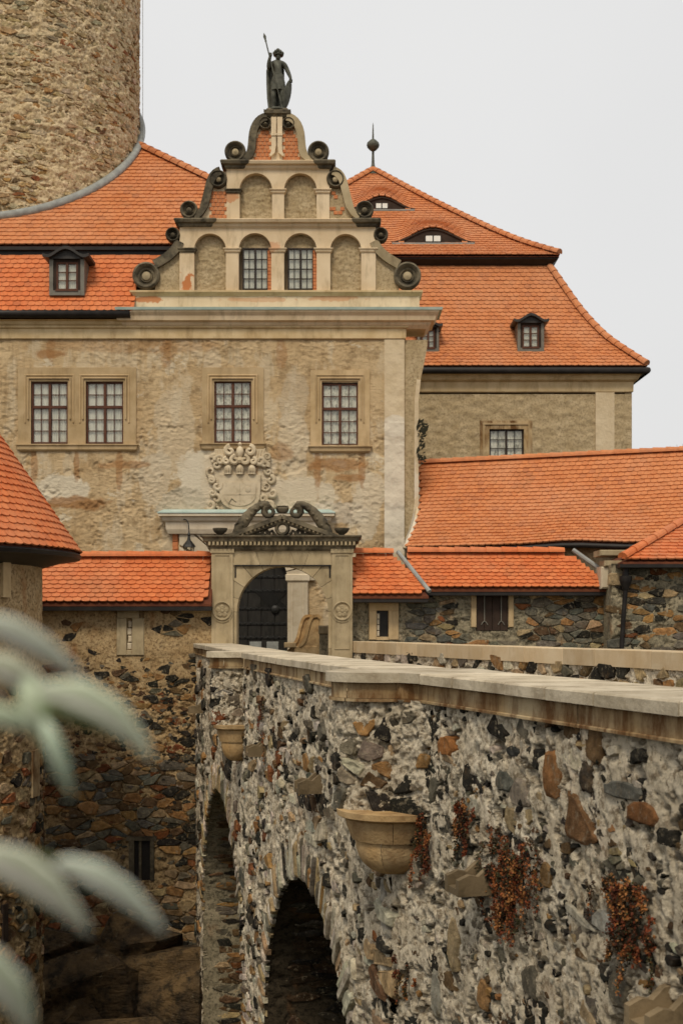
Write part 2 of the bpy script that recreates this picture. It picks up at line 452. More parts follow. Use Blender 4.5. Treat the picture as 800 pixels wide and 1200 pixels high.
def mat_facade():
    t = NT('weathered_plaster')
    Y = 46.0
    def at(x, y): return (sx(x, Y), Y, sz(y, Y))
    c = t.mix(t.ramp(t.noise(0.5, 6, 0.6), [(0.35, 0.0), (0.66, 1.0)]), (0.47, 0.325, 0.17), (0.63, 0.48, 0.285))
    c = t.mix(t.ramp(t.noise(2.2, 8, 0.72, off=2), [(0.50, 0.0), (0.64, 0.75)]), c, (0.30, 0.205, 0.105))
    c = t.mix(t.ramp(t.noise(0.9, 6, 0.6, off=9, squash=(1.5, 1, 0.55)), [(0.53, 0.0), (0.60, 0.7)]), c, (0.62, 0.51, 0.345))
    c = t.mix(t.ramp(t.noise(0.7, 8, 0.7, off=21, squash=(1.0, 1, 1.3)), [(0.60, 0.0), (0.625, 0.75)]), c, (0.66, 0.575, 0.42))
    c = t.mix(t.ramp(t.noise(1.1, 7, 0.65, off=31, squash=(2.5, 1, 0.22)), [(0.56, 0.0), (0.72, 0.5)]), c, (0.25, 0.165, 0.08))
    for (x, y, rx, ry, f, col) in ((235, 560, 30, 38, 0.95, (0.70, 0.62, 0.47)), (355, 585, 48, 22, 0.85, (0.66, 0.57, 0.42)),
                                   (205, 500, 26, 60, 0.45, (0.64, 0.545, 0.39)), (75, 575, 32, 20, 0.9, (0.68, 0.60, 0.45)), (215, 590, 30, 22, 0.85, (0.52, 0.45, 0.33)),
                                   (345, 470, 16, 40, 0.5, (0.54, 0.45, 0.32)), (400, 600, 40, 16, 0.7, (0.58, 0.51, 0.40)),
                                   (280, 560, 46, 46, 0.9, (0.67, 0.575, 0.42)), (250, 480, 14, 90, 0.5, (0.66, 0.56, 0.40)), (180, 560, 24, 30, 0.6, (0.64, 0.55, 0.40)), (345, 520, 20, 40, 0.6, (0.66, 0.56, 0.40)), (430, 590, 22, 40, 0.7, (0.66, 0.57, 0.42))):
        m = t.patch(at(x, y), (rx * Y / F, ry * Y / F), 0.12, 0.8, 0.9)
        c = t.mix(t.math('MULTIPLY', m, f), c, col)
    for (x, y, rx, ry, f) in ((90, 590, 42, 9, 0.8), (395, 545, 40, 9, 0.7), (60, 415, 22, 6, 0.7), (150, 545, 36, 6, 0.6), (330, 530, 16, 12, 0.5), (410, 560, 20, 6, 0.7), (160, 405, 130, 10, 0.35), (40, 548, 5, 26, 0.6), (90, 545, 4, 22, 0.6), (140, 550, 5, 30, 0.6), (300, 545, 4, 24, 0.5), (372, 550, 5, 34, 0.6), (424, 548, 5, 30, 0.6), (60, 408, 6, 18, 0.5), (195, 410, 8, 26, 0.5), (330, 412, 7, 24, 0.5)):
        m = t.patch(at(x, y), (rx * Y / F, ry * Y / F), 0.3, 0.9, 2.0)
        c = t.mix(t.math('MULTIPLY', m, f), c, (0.34, 0.165, 0.06))
    return t.done(c, 0.95, t.bump(t.noise(13, 9, 0.78, squash=(0.6, 1, 1.5)), 1.0, 0.045), spec=0.08)
M['facade'] = mat_facade()
M['plaster_rough'] = mat_mortar('rough_plaster', (0.47, 0.36, 0.205), (0.60, 0.48, 0.30), (0.33, 0.245, 0.135), 0.0, 1.0)
M['plaster_band'] = stain_stone('band_plaster', (0.50, 0.365, 0.19), (0.61, 0.475, 0.275), (0.27, 0.17, 0.075), 0.65)
def mat_gable():
    """pale render of the gable, worn through to brick in places"""
    t = NT('gable_render')
    Y = 46.0
    c = t.mix(t.ramp(t.noise(0.9, 5, 0.55), [(0.35, 0.0), (0.65, 1.0)]), (0.62, 0.475, 0.295), (0.75, 0.605, 0.41))
    c = t.mix(t.ramp(t.noise(2.4, 6, 0.65, squash=(1.5, 1, 0.4), off=4), [(0.52, 0.0), (0.72, 0.5)]), c, (0.28, 0.20, 0.11))
    for (x, y, rx, ry, f) in ((219, 332, 9, 12, 1.0), (400, 330, 7, 14, 0.6), (316, 290, 12, 8, 0.5), (272, 232, 8, 7, 0.7), (175, 352, 22, 5, 0.9), (395, 350, 30, 4, 0.5), (300, 352, 40, 3, 0.4)):
        m = t.patch((sx(x, Y), Y, sz(y, Y)), (rx * Y / F, ry * Y / F), 0.2, 1.3, 2.6)
        c = t.mix(t.math('MULTIPLY', m, f), c, (0.52, 0.20, 0.075))
    return t.done(c, 0.9, t.bump(t.noise(24, 6, 0.65), 0.4, 0.02), spec=0.15)
M['gable'] = mat_gable()
def mat_peel():
    """corner strip: grey render below, tan above"""
    t = NT('peeling_render')
    c = t.mix(t.ramp(t.noise(1.2, 6, 0.6), [(0.35, 0.0), (0.65, 1.0)]), (0.55, 0.435, 0.275), (0.66, 0.545, 0.37))
    Y = 46.0
    for (x, y, rx, ry) in ((460, 560, 30, 70), (462, 500, 16, 14), (460, 620, 30, 30)):
        m = t.patch((sx(x, Y), Y, sz(y, Y)), (rx * Y / F, ry * Y / F), 0.12, 0.5, 1.4)
        c = t.mix(t.math('MULTIPLY', m, 0.85), c, (0.66, 0.59, 0.47))
    return t.done(c, 0.9, t.bump(t.noise(3.5, 6, 0.7), 0.6, 0.08), spec=0.15)
M['peel'] = mat_peel()
M['limewash'] = stain_stone('limewashed_stone', (0.56, 0.47, 0.33), (0.66, 0.57, 0.42), (0.34, 0.25, 0.15), 0.6, False)
def mat_leaf():
    t = NT('pale_leaf')
    c = t.mix(1.0, t.attr('Col'), t.ramp(t.noise(18, 4), [(0.3, 0.85), (0.7, 1.15)]), 'MULTIPLY')
    return t.done(c, 0.45, spec=0.4)
M['leaf'] = mat_leaf()
def mat_sedum():
    t = NT('rust_red_plant')
    return t.done(t.attr('Col'), 0.8)
M['sedum'] = mat_sedum()
M['twig'] = mat_simple('brown_twig', (0.08, 0.05, 0.03), (0.14, 0.09, 0.05))

# ------------------------------------------------------------------ helpers: rubble
def clip_poly(poly, mx, my, nx, ny):
    out = []
    n = len(poly)
    for i in range(n):
        a, b = poly[i], poly[(i + 1) % n]
        da = (a[0] - mx) * nx + (a[1] - my) * ny
        db = (b[0] - mx) * nx + (b[1] - my) * ny
        if da <= 0: out.append(a)
        if (da < 0 < db) or (db < 0 < da):
            t = da / (da - db)
            out.append((a[0] + (b[0] - a[0]) * t, a[1] + (b[1] - a[1]) * t))
    return out

def cells(u0, u1, v0, v1, su, sv, rng, jit=0.85, drop=0.15):
    """irregular packed cells (clipped by neighbours' bisectors), wide su by high sv"""
    nu, nv = max(2, int((u1 - u0) / su)), max(2, int((v1 - v0) / sv))
    pts = {}
    for j in range(nv):
        for i in range(nu):
            if rng.random() < drop: continue
            pts[(i, j)] = (i + 0.5 + (0.5 if j % 2 else 0) + (rng.random() - 0.5) * jit, j + 0.5 + (rng.random() - 0.5) * jit)
    out = []
    for (i, j), p in pts.items():
        poly = [(p[0] - 1.4, p[1] - 1.2), (p[0] + 1.4, p[1] - 1.2), (p[0] + 1.4, p[1] + 1.2), (p[0] - 1.4, p[1] + 1.2)]
        for dj in (-2, -1, 0, 1, 2):
            for di in (-2, -1, 0, 1, 2):
                q = pts.get((i + di, j + dj))
                if q is None or (di == 0 and dj == 0): continue
                poly = clip_poly(poly, (p[0] + q[0]) / 2, (p[1] + q[1]) / 2, q[0] - p[0], q[1] - p[1])
                if len(poly) < 3: break
            if len(poly) < 3: break
        if len(poly) < 3: continue
        du, dv = (u1 - u0) / nu, (v1 - v0) / nv
        out.append([(u0 + a * du, v0 + b * dv) for a, b in poly])
    return out

def stone_geo(poly, P, front, bulge, depth, joint, rng, tilt=0.10):
    """one stone: rounded outline, chamfered edge, uneven domed face"""
    n = len(poly)
    cu = sum(p[0] for p in poly) / n; cv = sum(p[1] for p in poly) / n
    pts = []
    for i in range(n):      # cut the corners, pull the joint open
        a, b = poly[i], poly[(i + 1) % n]
        if math.hypot(a[0] - b[0], a[1] - b[1]) < 0.04: continue
        for t in (0.13, 0.87):
            u, v = a[0] + (b[0] - a[0]) * t, a[1] + (b[1] - a[1]) * t
            d = math.hypot(u - cu, v - cv) or 1
            k = max(0.35, 1 - joint / d) * (0.86 + 0.22 * rng.random())
            pts.append((cu + (u - cu) * k, cv + (v - cv) * k))
    m = len(pts)
    if m < 4: return None
    tu, tv = (rng.random() - 0.5) * tilt, (rng.random() - 0.5) * tilt
    ring = lambda k, d: [(cu + (u - cu) * k, cv + (v - cv) * k, d + tu * (u - cu) + tv * (v - cv) + (rng.random() - 0.5) * bulge * 0.5) for u, v in pts]
    r0 = [(u, v, -depth) for u, v in pts]
    r1 = ring(1.0, front - bulge * 0.6); r2 = ring(0.84, front + bulge * 0.4)
    co = r0 + r1 + r2
    x, y, z = P(np.array([c[0] for c in co]), np.array([c[1] for c in co]), np.array([c[2] for c in co]))
    vs_ = list(zip(x.tolist(), y.tolist(), z.tolist()))
    fs_ = []
    for k in range(2):
        for i in range(m):
            j = (i + 1) % m
            fs_.append((k * m + i, k * m + j, (k + 1) * m + j, (k + 1) * m + i))
    fs_.append(tuple(2 * m + i for i in range(m)))
    return vs_, fs_

def shot_size(vs_):
    """rough size of a piece in the photograph, 0 when it falls outside"""
    xs, ys = [], []
    for p in vs_:
        if p[1] < 0.5: return 0
        a, b, _ = px_of(p); xs.append(a); ys.append(b)
    if max(xs) < 0 or min(xs) > 800 or max(ys) < 0 or min(ys) > 1200: return 0
    return math.sqrt((max(xs) - min(xs)) * (max(ys) - min(ys)))

def emit_pieces(pieces, name, mat, parent, nmax, rest_name, minpx=7.0):
    """the pieces that show largest become parts of their own, the rest one joined part"""
    order = sorted(range(len(pieces)), key=lambda i: -shot_size(pieces[i][0]))
    rest = MB(); used = 0
    for i in order:
        vs_, fs_, col = pieces[i]
        if used < nmax and shot_size(vs_) >= minpx:
            MB().add(vs_, fs_, col).build(name, mat, parent); used += 1
        else:
            rest.add(vs_, fs_, col)
    if rest.v: stuff(rest.build(rest_name, mat, parent))

def jitcol(c, rng, a=0.25):
    k = 1 + (rng.random() - 0.5) * 2 * a
    return tuple(max(0.004, x * k * (1 + (rng.random() - 0.5) * 0.12)) for x in c)
def pick(pal, rng):
    t = rng.random() * sum(w for w, _ in pal)
    for w, c in pal:
        t -= w
        if t <= 0: return jitcol(c, rng)
    return jitcol(pal[-1][1], rng)

DK, GR, BL, OC, RU, TN, BR, PALE = (0.030, 0.027, 0.021), (0.135, 0.118, 0.085), (0.12, 0.118, 0.094), (0.30, 0.165, 0.062), (0.17, 0.062, 0.024), (0.36, 0.26, 0.14), (0.12, 0.072, 0.036), (0.48, 0.42, 0.32)

def rubble(P, u0, u1, v0, v1, su, sv, seed, keep, hole, pal, front=0.02, fj=0.02, bulge=0.03, depth=0.12, joint=0.03, drop=0.15, jit=0.95, tilt=0.10):
    rng = random.Random(seed); out = []
    for poly in cells(u0, u1, v0, v1, su, sv, rng, jit, drop):
        cu = sum(p[0] for p in poly) / len(poly); cv = sum(p[1] for p in poly) / len(poly)
        if hole is not None and any(hole(p[0], p[1]) for p in poly + [(cu, cv)]): continue
        if not (u0 <= cu <= u1 and v0 <= cv <= v1): continue
        if rng.random() > keep(cu, cv): continue
        g = stone_geo(poly, P, front + (rng.random() - 0.5) * 2 * fj, bulge, depth, joint, rng, tilt)
        if g: out.append((g[0], g[1], pick(pal(cu, cv), rng)))
    return out

# ------------------------------------------------------------------ helpers: tiles
def tile_template(w, l, th):
    """one beaver-tail tile: x across, y up the slope from its round tail, z out"""
    h = w * 0.485
    outl = [(-h, l), (-h, 0.19 * w)] + [(-h * math.cos(a), 0.19 * w * (1 - math.sin(a))) for a in (pi * 0.18, pi * 0.36, pi * 0.5, pi * 0.64, pi * 0.82)] + [(h, 0.19 * w), (h, l)]
    n = len(outl)
    z = lambda y, t: t + th * 1.5 * (1 - y / l)
    vs_ = [(x, y, z(y, th)) for x, y in outl] + [(x, y, z(y, 0)) for x, y in outl]
    fs_ = [tuple(reversed(range(n)))]
    for i in range(n - 1): fs_.append((i, i + 1, n + i + 1, n + i))
    return vs_, fs_

def tile_roof(S, rows, expo, w, urange, mat, parent, name='tile_covering', individual=False, inside=None, seed=1, th=0.045, minpx=6.5, nmax=300, up_eps=None):
    """courses of tiles laid on the surface S(u, v): v runs up the slope"""
    rng = random.Random(seed)
    L = expo * 2.0
    tv, tf = tile_template(w, L, th)
    tv_n = np.array(tv)
    V, Fs, R = [], [], []
    shared = None; used = 0
    for k in range(rows):
        v = k * expo
        ul, ur = urange(v)
        n = int(math.ceil((ur - ul) / w)) + 1
        for i in range(n):
            u = ul + (i + (0.5 if k % 2 else 0.0)) * w
            if u > ur + w * 0.01: continue
            if inside is not None and not inside(u, v): continue
            p = Vector(S(u, v)); a = Vector(S(u + w * 0.5, v)) - Vector(S(u - w * 0.5, v)); b = Vector(S(u, v + expo * 0.9)) - p
            if b.length > expo * 1.35 and v > expo: b = p - Vector(S(u, v - expo * 0.9))
            sxx = a.length / w
            if b.length < 1e-5 or a.length < 1e-5: continue
            ax = a.normalized(); nz = ax.cross(b).normalized(); by = nz.cross(ax)
            jz = (rng.random() - 0.5) * th * 0.3; jr = (rng.random() - 0.5) * 0.02
            ax2 = (ax + by * jr).normalized(); by2 = (by - ax * jr).normalized()
            p = p + by * ((rng.random() - 0.5) * expo * 0.04)
            Mx = Matrix(((ax2.x * sxx, by2.x, nz.x, p.x + nz.x * jz), (ax2.y * sxx, by2.y, nz.y, p.y + nz.y * jz), (ax2.z * sxx, by2.z, nz.z, p.z + nz.z * jz), (0, 0, 0, 1)))
            if individual and used < nmax:
                a_, b_, s_ = px_of(p)
                if -12 < a_ < 812 and s_ * w > minpx:
                    if shared is None:
                        mb = MB(); mb.add(tv, tf); o = mb.build('roof_tile', mat, parent); shared = o.data
                    else:
                        o = bpy.data.objects.new('roof_tile', shared); COL.objects.link(o); adopt(o, parent)
                    Mu = Mx.copy(); Mu.translation = Mx.translation * U
                    o.matrix_basis = Mu; used += 1
                    continue
            m3 = np.array(Mx)
            base = len(V) * len(tv)
            V.append(tv_n @ m3[:3, :3].T + m3[:3, 3])
            Fs.append([[q + base for q in f] for f in tf]); R.append(rng.random())
    if V:
        me = bpy.data.meshes.new(name)
        me.from_pydata((np.concatenate(V) * U).tolist(), [], [f for fs in Fs for f in fs])
        at = me.attributes.new('rnd', 'FLOAT', 'FACE')
        at.data.foreach_set('value', [r for r in R for _ in tf])
        me.materials.append(mat)
        o = bpy.data.objects.new(name, me); COL.objects.link(o); adopt(o, parent); stuff(o)

def ridge_tiles(pts, r, length, mat, parent, individual=True, name='ridge_tile', seed=3):
    """half-round ridge tiles overlapping along a line"""
    rng = random.Random(seed)
    pts = [Vector(p) for p in pts]
    seg = [0.0]
    for a, b in zip(pts, pts[1:]): seg.append(seg[-1] + (b - a).length)
    def at(s):
        s = max(0, min(seg[-1], s))
        for i in range(len(pts) - 1):
            if s <= seg[i + 1] or i == len(pts) - 2:
                return pts[i].lerp(pts[i + 1], (s - seg[i]) / max(1e-6, seg[i + 1] - seg[i]))
    pts = [p + Vector((0, 0, 0.10)) for p in pts]
    n = max(1, int(seg[-1] / length)); rest = MB()
    for k in range(n):
        p, q = at(seg[-1] * k / n), at(seg[-1] * (k + 1.12) / n)
        t = (q - p).normalized(); a = t.cross(Vector((0, 0, 1))).normalized(); b = a.cross(t)
        rings = []
        for (c, rr) in ((p, r * 1.12), (q, r * 0.92)):
            rings.append([tuple(c + a * (rr * math.cos(x)) + b * (rr * 1.0 * math.sin(x) - r * 0.1)) for x in [pi * i / 7 for i in range(8)]])
        mb = MB() if individual else rest
        mb.loft(rings, True, True, rnd=rng.random() * 0.98 + 0.01)
        if individual: mb.build(name, mat, parent)
    if not individual: stuff(rest.build('ridge_tiles', mat, parent))

# ------------------------------------------------------------------ helpers: windows
def window(parent, x0, x1, z0, z1, Y, cols=4, rows=(2, 3), split=0.42, wood='wood', curtain='lace', arch=0.0, bar=0.068, mun=0.026, name='window'):
    """casement window standing at depth Y: frame, mullion, transom, glazing bars, single panes, curtain"""
    f = MB(); b = bar
    f.box(x0, x0 + b, Y, Y + 0.1, z0, z1).box(x1 - b, x1, Y, Y + 0.1, z0, z1)
    f.box(x0 + b, x1 - b, Y, Y + 0.1, z0, z0 + b).box(x0 + b, x1 - b, Y, Y + 0.1, z1 - b, z1)
    xm = (x0 + x1) / 2
    f.box(xm - b * 0.7, xm + b * 0.7, Y - 0.015, Y + 0.1, z0 + b, z1 - b)
    zt = z1 - (z1 - z0) * split if split else None
    if zt: f.box(x0 + b, x1 - b, Y - 0.025, Y + 0.09, zt - b * 0.7, zt + b * 0.7)
    cell = []
    half = cols // 2
    bands = ((zt + b * 0.7, z1 - b, rows[0]), (z0 + b, zt - b * 0.7, rows[1])) if zt else ((z0 + b, z1 - b, rows[0]),)
    for (xa, xb) in ((x0 + b, xm - b * 0.7), (xm + b * 0.7, x1 - b)):
        for (za, zb, nr) in bands:
            for i in range(half):
                for j in range(nr):
                    cell.append((xa + (xb - xa) * i / half, xa + (xb - xa) * (i + 1) / half, za + (zb - za) * j / nr, za + (zb - za) * (j + 1) / nr))
            for i in range(1, half):
                xx = xa + (xb - xa) * i / half
                f.box(xx - mun / 2, xx + mun / 2, Y + 0.022, Y + 0.07, za, zb)
            for j in range(1, nr):
                zz = za + (zb - za) * j / nr
                f.box(xa, xb, Y + 0.02, Y + 0.072, zz - mun / 2, zz + mun / 2)
    w = f.build(name, M[wood], parent)
    for (a, b2, c, d) in cell:
        t = (random.random() - 0.5) * 0.012; t2 = (random.random() - 0.5) * 0.012
        ya = Y + 0.045
        mb = MB(); mb.add([(a, ya + t, c), (b2, ya - t, c), (b2, ya - t + t2, d), (a, ya + t + t2, d), (a, ya + t + 0.008, c), (b2, ya - t + 0.008, c), (b2, ya - t + t2 + 0.008, d), (a, ya + t + t2 + 0.008, d)],
                          [(0, 3, 2, 1), (4, 5, 6, 7), (0, 1, 5, 4), (1, 2, 6, 5), (2, 3, 7, 6), (3, 0, 4, 7)])
        mb.build('pane', M['glass'], w)
    n = 40; cv = []
    for i in range(n + 1):
        x = x0 + 0.02 + (x1 - x0 - 0.04) * i / n
        dy = 0.025 * math.sin(i * 1.9) + 0.01 * math.sin(i * 4.3)
        cv.append((x, Y + 0.105 + dy * 0.7))
    cm = MB(); cm.loft([[(x, y, z0 + 0.01) for x, y in cv] + [(x, y + 0.006, z0 + 0.01) for x, y in reversed(cv)], [(x, y, z1 - 0.01) for x, y in cv] + [(x, y + 0.006, z1 - 0.01) for x, y in reversed(cv)]], True, True)
    cm.build('curtain', M[curtain], w, smooth=True, auto=50)
    return w

def arch_pts(cx, cz, r, n=16, a0=pi, a1=0.0, rz=None):
    return [(cx + r * math.cos(a0 + (a1 - a0) * i / n), cz + (rz or r) * math.sin(a0 + (a1 - a0) * i / n)) for i in range(n + 1)]

def spandrel(mb, cx, zs, r, zt, y0, y1, rz=None):
    """wall above a round-headed opening, from the arch line up to zt, with the underside of the arch"""
    pts = arch_pts(cx, zs, r, 18, rz=rz)
    for a, b in zip(pts, pts[1:]):
        mb.add([(a[0], y0, a[1]), (b[0], y0, b[1]), (b[0], y0, zt), (a[0], y0, zt), (a[0], y1, a[1]), (b[0], y1, b[1])], [(0, 1, 2, 3), (0, 4, 5, 1)])

def bez(p0, p1, p2, p3, n=14):
    out = []
    for i in range(n + 1):
        t = i / n; s = 1 - t
        out.append(tuple(s ** 3 * a + 3 * s * s * t * b + 3 * s * t * t * c + t ** 3 * d for a, b, c, d in zip(p0, p1, p2, p3)))
    return out

# ================================================================== SETTING: ground
def smooth(t): t = np.clip(t, 0, 1); return t * t * (3 - 2 * t)
def ground_h(x, y):
    h = -11.0 + 10.9 * (1 - smooth((y - 3.4) / 3.2)) * np.where(y < 8, 1, 0)
    castle = smooth((y - 39.2) / 0.5) * smooth((34 - np.abs(x)) / 6) * smooth((90 - y) / 10)
    h = np.maximum(h, -11.0 + 10.88 * castle)
    return h + np.where((y > 4) & (y < 39), 0.25 * fbm(x * 0.4, y * 0.4, 0.3, 3), 0.0)
gx = np.unique(np.concatenate([np.linspace(-40, 40, 81), np.array([-4000, -1500, -500, -200, -90, -60, 60, 90, 200, 500, 1500, 4000])]))
gy = np.unique(np.concatenate([np.linspace(-30, 100, 131), np.array([3.4, 4.2, 4.6, 5.4, 5.8, 6.6, 39.2, 39.35, 39.5, 39.7]), np.array([-4000, -1000, -200, -60, 150, 300, 700, 2000, 4500])]))
g = sheet('ground', lambda u, v, d: (u, v, d), gx, gy, lambda a, b: ground_h(a, b), M['earth'])
structure(g)

# ================================================================== BRIDGE
PY = np.array([1.9, 14.35, 14.95, 25.7, 39.3]); PX = np.array([4.88, 0.93, 0.58, -1.93, -4.47])
def path_x(y): return (np.interp(y - 0.2, PY, PX) + np.interp(y, PY, PX) + np.interp(y + 0.2, PY, PX)) / 3
def path_n(y):
    s = (path_x(y + 0.25) - path_x(y - 0.25)) / 0.5
    l = np.sqrt(1 + s * s)
    return -1 / l, s / l
def PB(u, v, d):
    """bridge face: u is the distance from the viewer, v the height, d out of the wall"""
    nx, ny = path_n(u)
    return path_x(u) + nx * d, u + ny * d, v + 0 * u
ARCH = ((19.9, -5.95, 3.6, 3.6), (31.2, -6.5, 5.25, 4.1))     # centre, springing height, half width, rise
def arch_hole(grow=0.0):
    def h(u, v):
        r = False
        for c, zc, a, b in ARCH:
            a2, b2 = a + grow, b + grow
            e = ((u - c) / a2) ** 2 + ((v - zc) / b2) ** 2 < 1
            r = r | (e & (v > zc)) | ((abs(u - c) < a2) & (v <= zc))
        return r
    return h
def rough(u, v, amp, s, deep, seed=0.0, gain=0.66):
    """crumbly lime mortar with raked-out holes"""
    a = fbm(u * s, v * s, seed, 6, gain)
    b = 1 - np.abs(fbm(u * s * 1.7 + 9, v * s * 1.7, seed + 4, 4, 0.6))
    pit = np.clip(fbm(u * s * 0.9 + 31, v * s * 0.9, seed + 8, 5, 0.68) - 0.14, 0, 0.30)
    return amp * 0.75 * a + amp * 0.7 * (b ** 2 - 0.5) - deep * pit

bridge = thing('stone_bridge', 'long rubble stone bridge on arches leading to the castle gateway', 'bridge', (0, 22, -11))
pal_near = lambda u, v: [(4.6, DK), (2.2, (0.07, 0.062, 0.045)), (1.8, GR), (1.2, (0.24, 0.20, 0.14)), (0.6, RU), (0.4, OC), (0.5, TN), (0.8, BR), (0.6, PALE)]
pal_far = lambda u, v: [(3.0, DK), (1.5, GR), (0.5, BL), (0.6, RU), (1.0, OC), (1.6, TN), (0.8, BR), (3.0, PALE)]
def hb(u, v):
    """smeared pointing: flat trowelled patches broken by crumbly hollows"""
    w = 0.25 * fbm(u * 1.5, v * 1.5, 3.0, 2)
    a = fbm(u * 5.5 + w, v * 4.0 + w, 0.5, 6, 0.62)
    c = np.clip(fbm(u * 1.2, v * 1.2, 7.7, 2) * 1.2 + 0.12, 0.0, 0.35)
    flat = np.minimum(a, c)
    fine = fbm(u * 24, v * 20, 1.5, 3, 0.6) * 0.006
    pit = np.clip(fbm(u * 5.0 + 31, v * 3.6, 8.5, 5, 0.68) - 0.20, 0, 0.28)
    return 0.045 * flat + fine - 0.34 * pit + 0.008
hb_far = lambda u, v: hb(u * 0.8, v * 0.8) * 1.4 + 0.02 * fbm(u * 9, v * 7, 4.0, 3, 0.6)
sheet('masonry', PB, np.arange(5.5, 15.001, 0.018), np.arange(-3.4, 0.8, 0.018), hb, M['mortar_bridge'], bridge)
sheet('masonry', PB, np.arange(15.0, 26.001, 0.034), np.arange(-8.0, 0.8, 0.034), hb_far, M['mortar_bridge'], bridge, arch_hole())
sheet('masonry', PB, np.arange(26.0, 39.2, 0.05), np.arange(-11.2, 0.8, 0.05), hb_far, M['mortar_bridge'], bridge, arch_hole())
sheet('masonry', PB, np.arange(1.9, 5.6, 0.08), np.arange(-3.4, 0.8, 0.08), hb, M['mortar_bridge'], bridge)
sheet('masonry', PB, np.arange(1.9, 15.1, 0.3), np.arange(-11.4, -3.3, 0.3), lambda u, v: 0.06 * fbm(u, v, 1), M['mortar_bridge'], bridge)
sheet('masonry', PB, np.arange(15.0, 26.1, 0.12), np.arange(-11.4, -7.9, 0.12), lambda u, v: 0.06 * fbm(u, v, 1), M['mortar_bridge'], bridge, arch_hole())

pieces = rubble(PB, 6.5, 14.5, -3.2, 0.78, 0.26, 0.17, 11, lambda u, v: float(np.clip(0.31 + 0.8 * fbm(u * 1.1, v * 1.1, 2.0, 2), 0.03, 0.75)), None, pal_near, -0.004, 0.016, 0.018, 0.15, 0.012, 0.38)
pieces += rubble(PB, 14.9, 25.9, -7.8, 0.78, 0.34, 0.19, 12, lambda u, v: float(np.clip(0.36 + 0.7 * fbm(u * 0.6, v * 0.8, 2.0, 2), 0.05, 0.8)), arch_hole(0.40), pal_far, 0.02, 0.04, 0.04, 0.2, 0.02, 0.3)
pieces += rubble(PB, 25.9, 39.0, -11, 0.78, 0.44, 0.23, 13, lambda u, v: 0.40, arch_hole(0.42), pal_far, 0.02, 0.045, 0.05, 0.2, 0.02, 0.3)
# small packing stones pressed into the mortar
pieces += rubble(PB, 7.5, 14.5, -2.6, 0.78, 0.095, 0.062, 14, lambda u, v: float(np.clip(0.20 + 0.6 * fbm(u * 1.6, v * 1.6, 6.0, 2), 0.03, 0.55)), None, lambda u, v: [(3, DK), (2, GR), (1, BR), (1, TN), (1.5, PALE), (0.5, OC)], 0.004, 0.02, 0.012, 0.06, 0.008, 0.3, 0.95, 0.3)
pieces += rubble(PB, 15, 25.9, -6.0, 0.78, 0.16, 0.08, 15, lambda u, v: float(np.clip(0.12 + 0.6 * fbm(u, v * 1.3, 6.0, 2), 0.0, 0.5)), arch_hole(0.3), lambda u, v: [(3, DK), (2, GR), (1, BR), (1, TN), (2, PALE), (0.6, OC)], 0.02, 0.03, 0.02, 0.08, 0.01, 0.3, 0.95, 0.3)
# larger single stones seen in the near wall
rng = random.Random(5)
def big_stone(x, y, wpx, hpx, col, shape=None):
    Yp = 5.55 / ((x - 400) / F + 0.3173)
    s = F / Yp; z = sz(y, Yp); w, h = wpx / s / 0.5, hpx / s
    base = shape or [(-0.5, -0.35), (-0.2, -0.5), (0.35, -0.48), (0.5, -0.1), (0.45, 0.3), (0.1, 0.5), (-0.3, 0.42), (-0.5, 0.1)]
    poly = [(Yp - a * w, z + b * h) for a, b in base]
    gq = stone_geo(poly, PB, 0.022, 0.018, 0.2, 0.0, rng)
    pieces.append((gq[0], gq[1], col))
big_stone(655, 905, 20, 58, (0.27, 0.13, 0.05), [(-0.35, -0.5), (0.4, -0.5), (0.5, 0.0), (0.15, 0.5), (-0.3, 0.42), (-0.5, -0.1)])
big_stone(692, 958, 42, 60, (0.17, 0.09, 0.04), [(-0.5, -0.45), (0.1, -0.5), (0.5, -0.4), (0.25, -0.05), (-0.25, 0.5), (-0.45, 0.45)])
big_stone(697, 910, 14, 38, (0.07, 0.055, 0.04))
big_stone(764, 953, 36, 26, (0.20, 0.09, 0.035))
big_stone(530, 874, 22, 24, (0.33, 0.14, 0.045))
big_stone(557, 910, 12, 40, DK); big_stone(508, 906, 12, 34, DK)
big_stone(610, 880, 16, 14, (0.05, 0.05, 0.045)); big_stone(600, 915, 24, 26, BL)
big_stone(740, 925, 40, 22, (0.15, 0.145, 0.12)); big_stone(718, 1080, 26, 28, (0.40, 0.38, 0.32))
big_stone(540, 1105, 16, 66, (0.36, 0.27, 0.15)); big_stone(470, 1065, 30, 70, (0.34, 0.31, 0.25), [(-0.5, 0.5), (-0.1, 0.5), (0.5, -0.4), (0.3, -0.5), (-0.4, -0.1)])
big_stone(650, 1025, 14, 30, (0.20, 0.12, 0.05)); big_stone(690, 1075, 40, 22, (0.42, 0.38, 0.29), [(-0.5, 0.5), (-0.2, 0.4), (0.5, -0.4), (0.3, -0.5), (-0.5, 0.1)])
big_stone(760, 885, 18, 16, DK); big_stone(790, 980, 16, 24, DK); big_stone(575, 1165, 14, 40, (0.30, 0.17, 0.07)); big_stone(520, 1165, 16, 60, (0.30, 0.28, 0.22))
big_stone(630, 1150, 22, 40, GR); big_stone(735, 1160, 20, 46, GR)
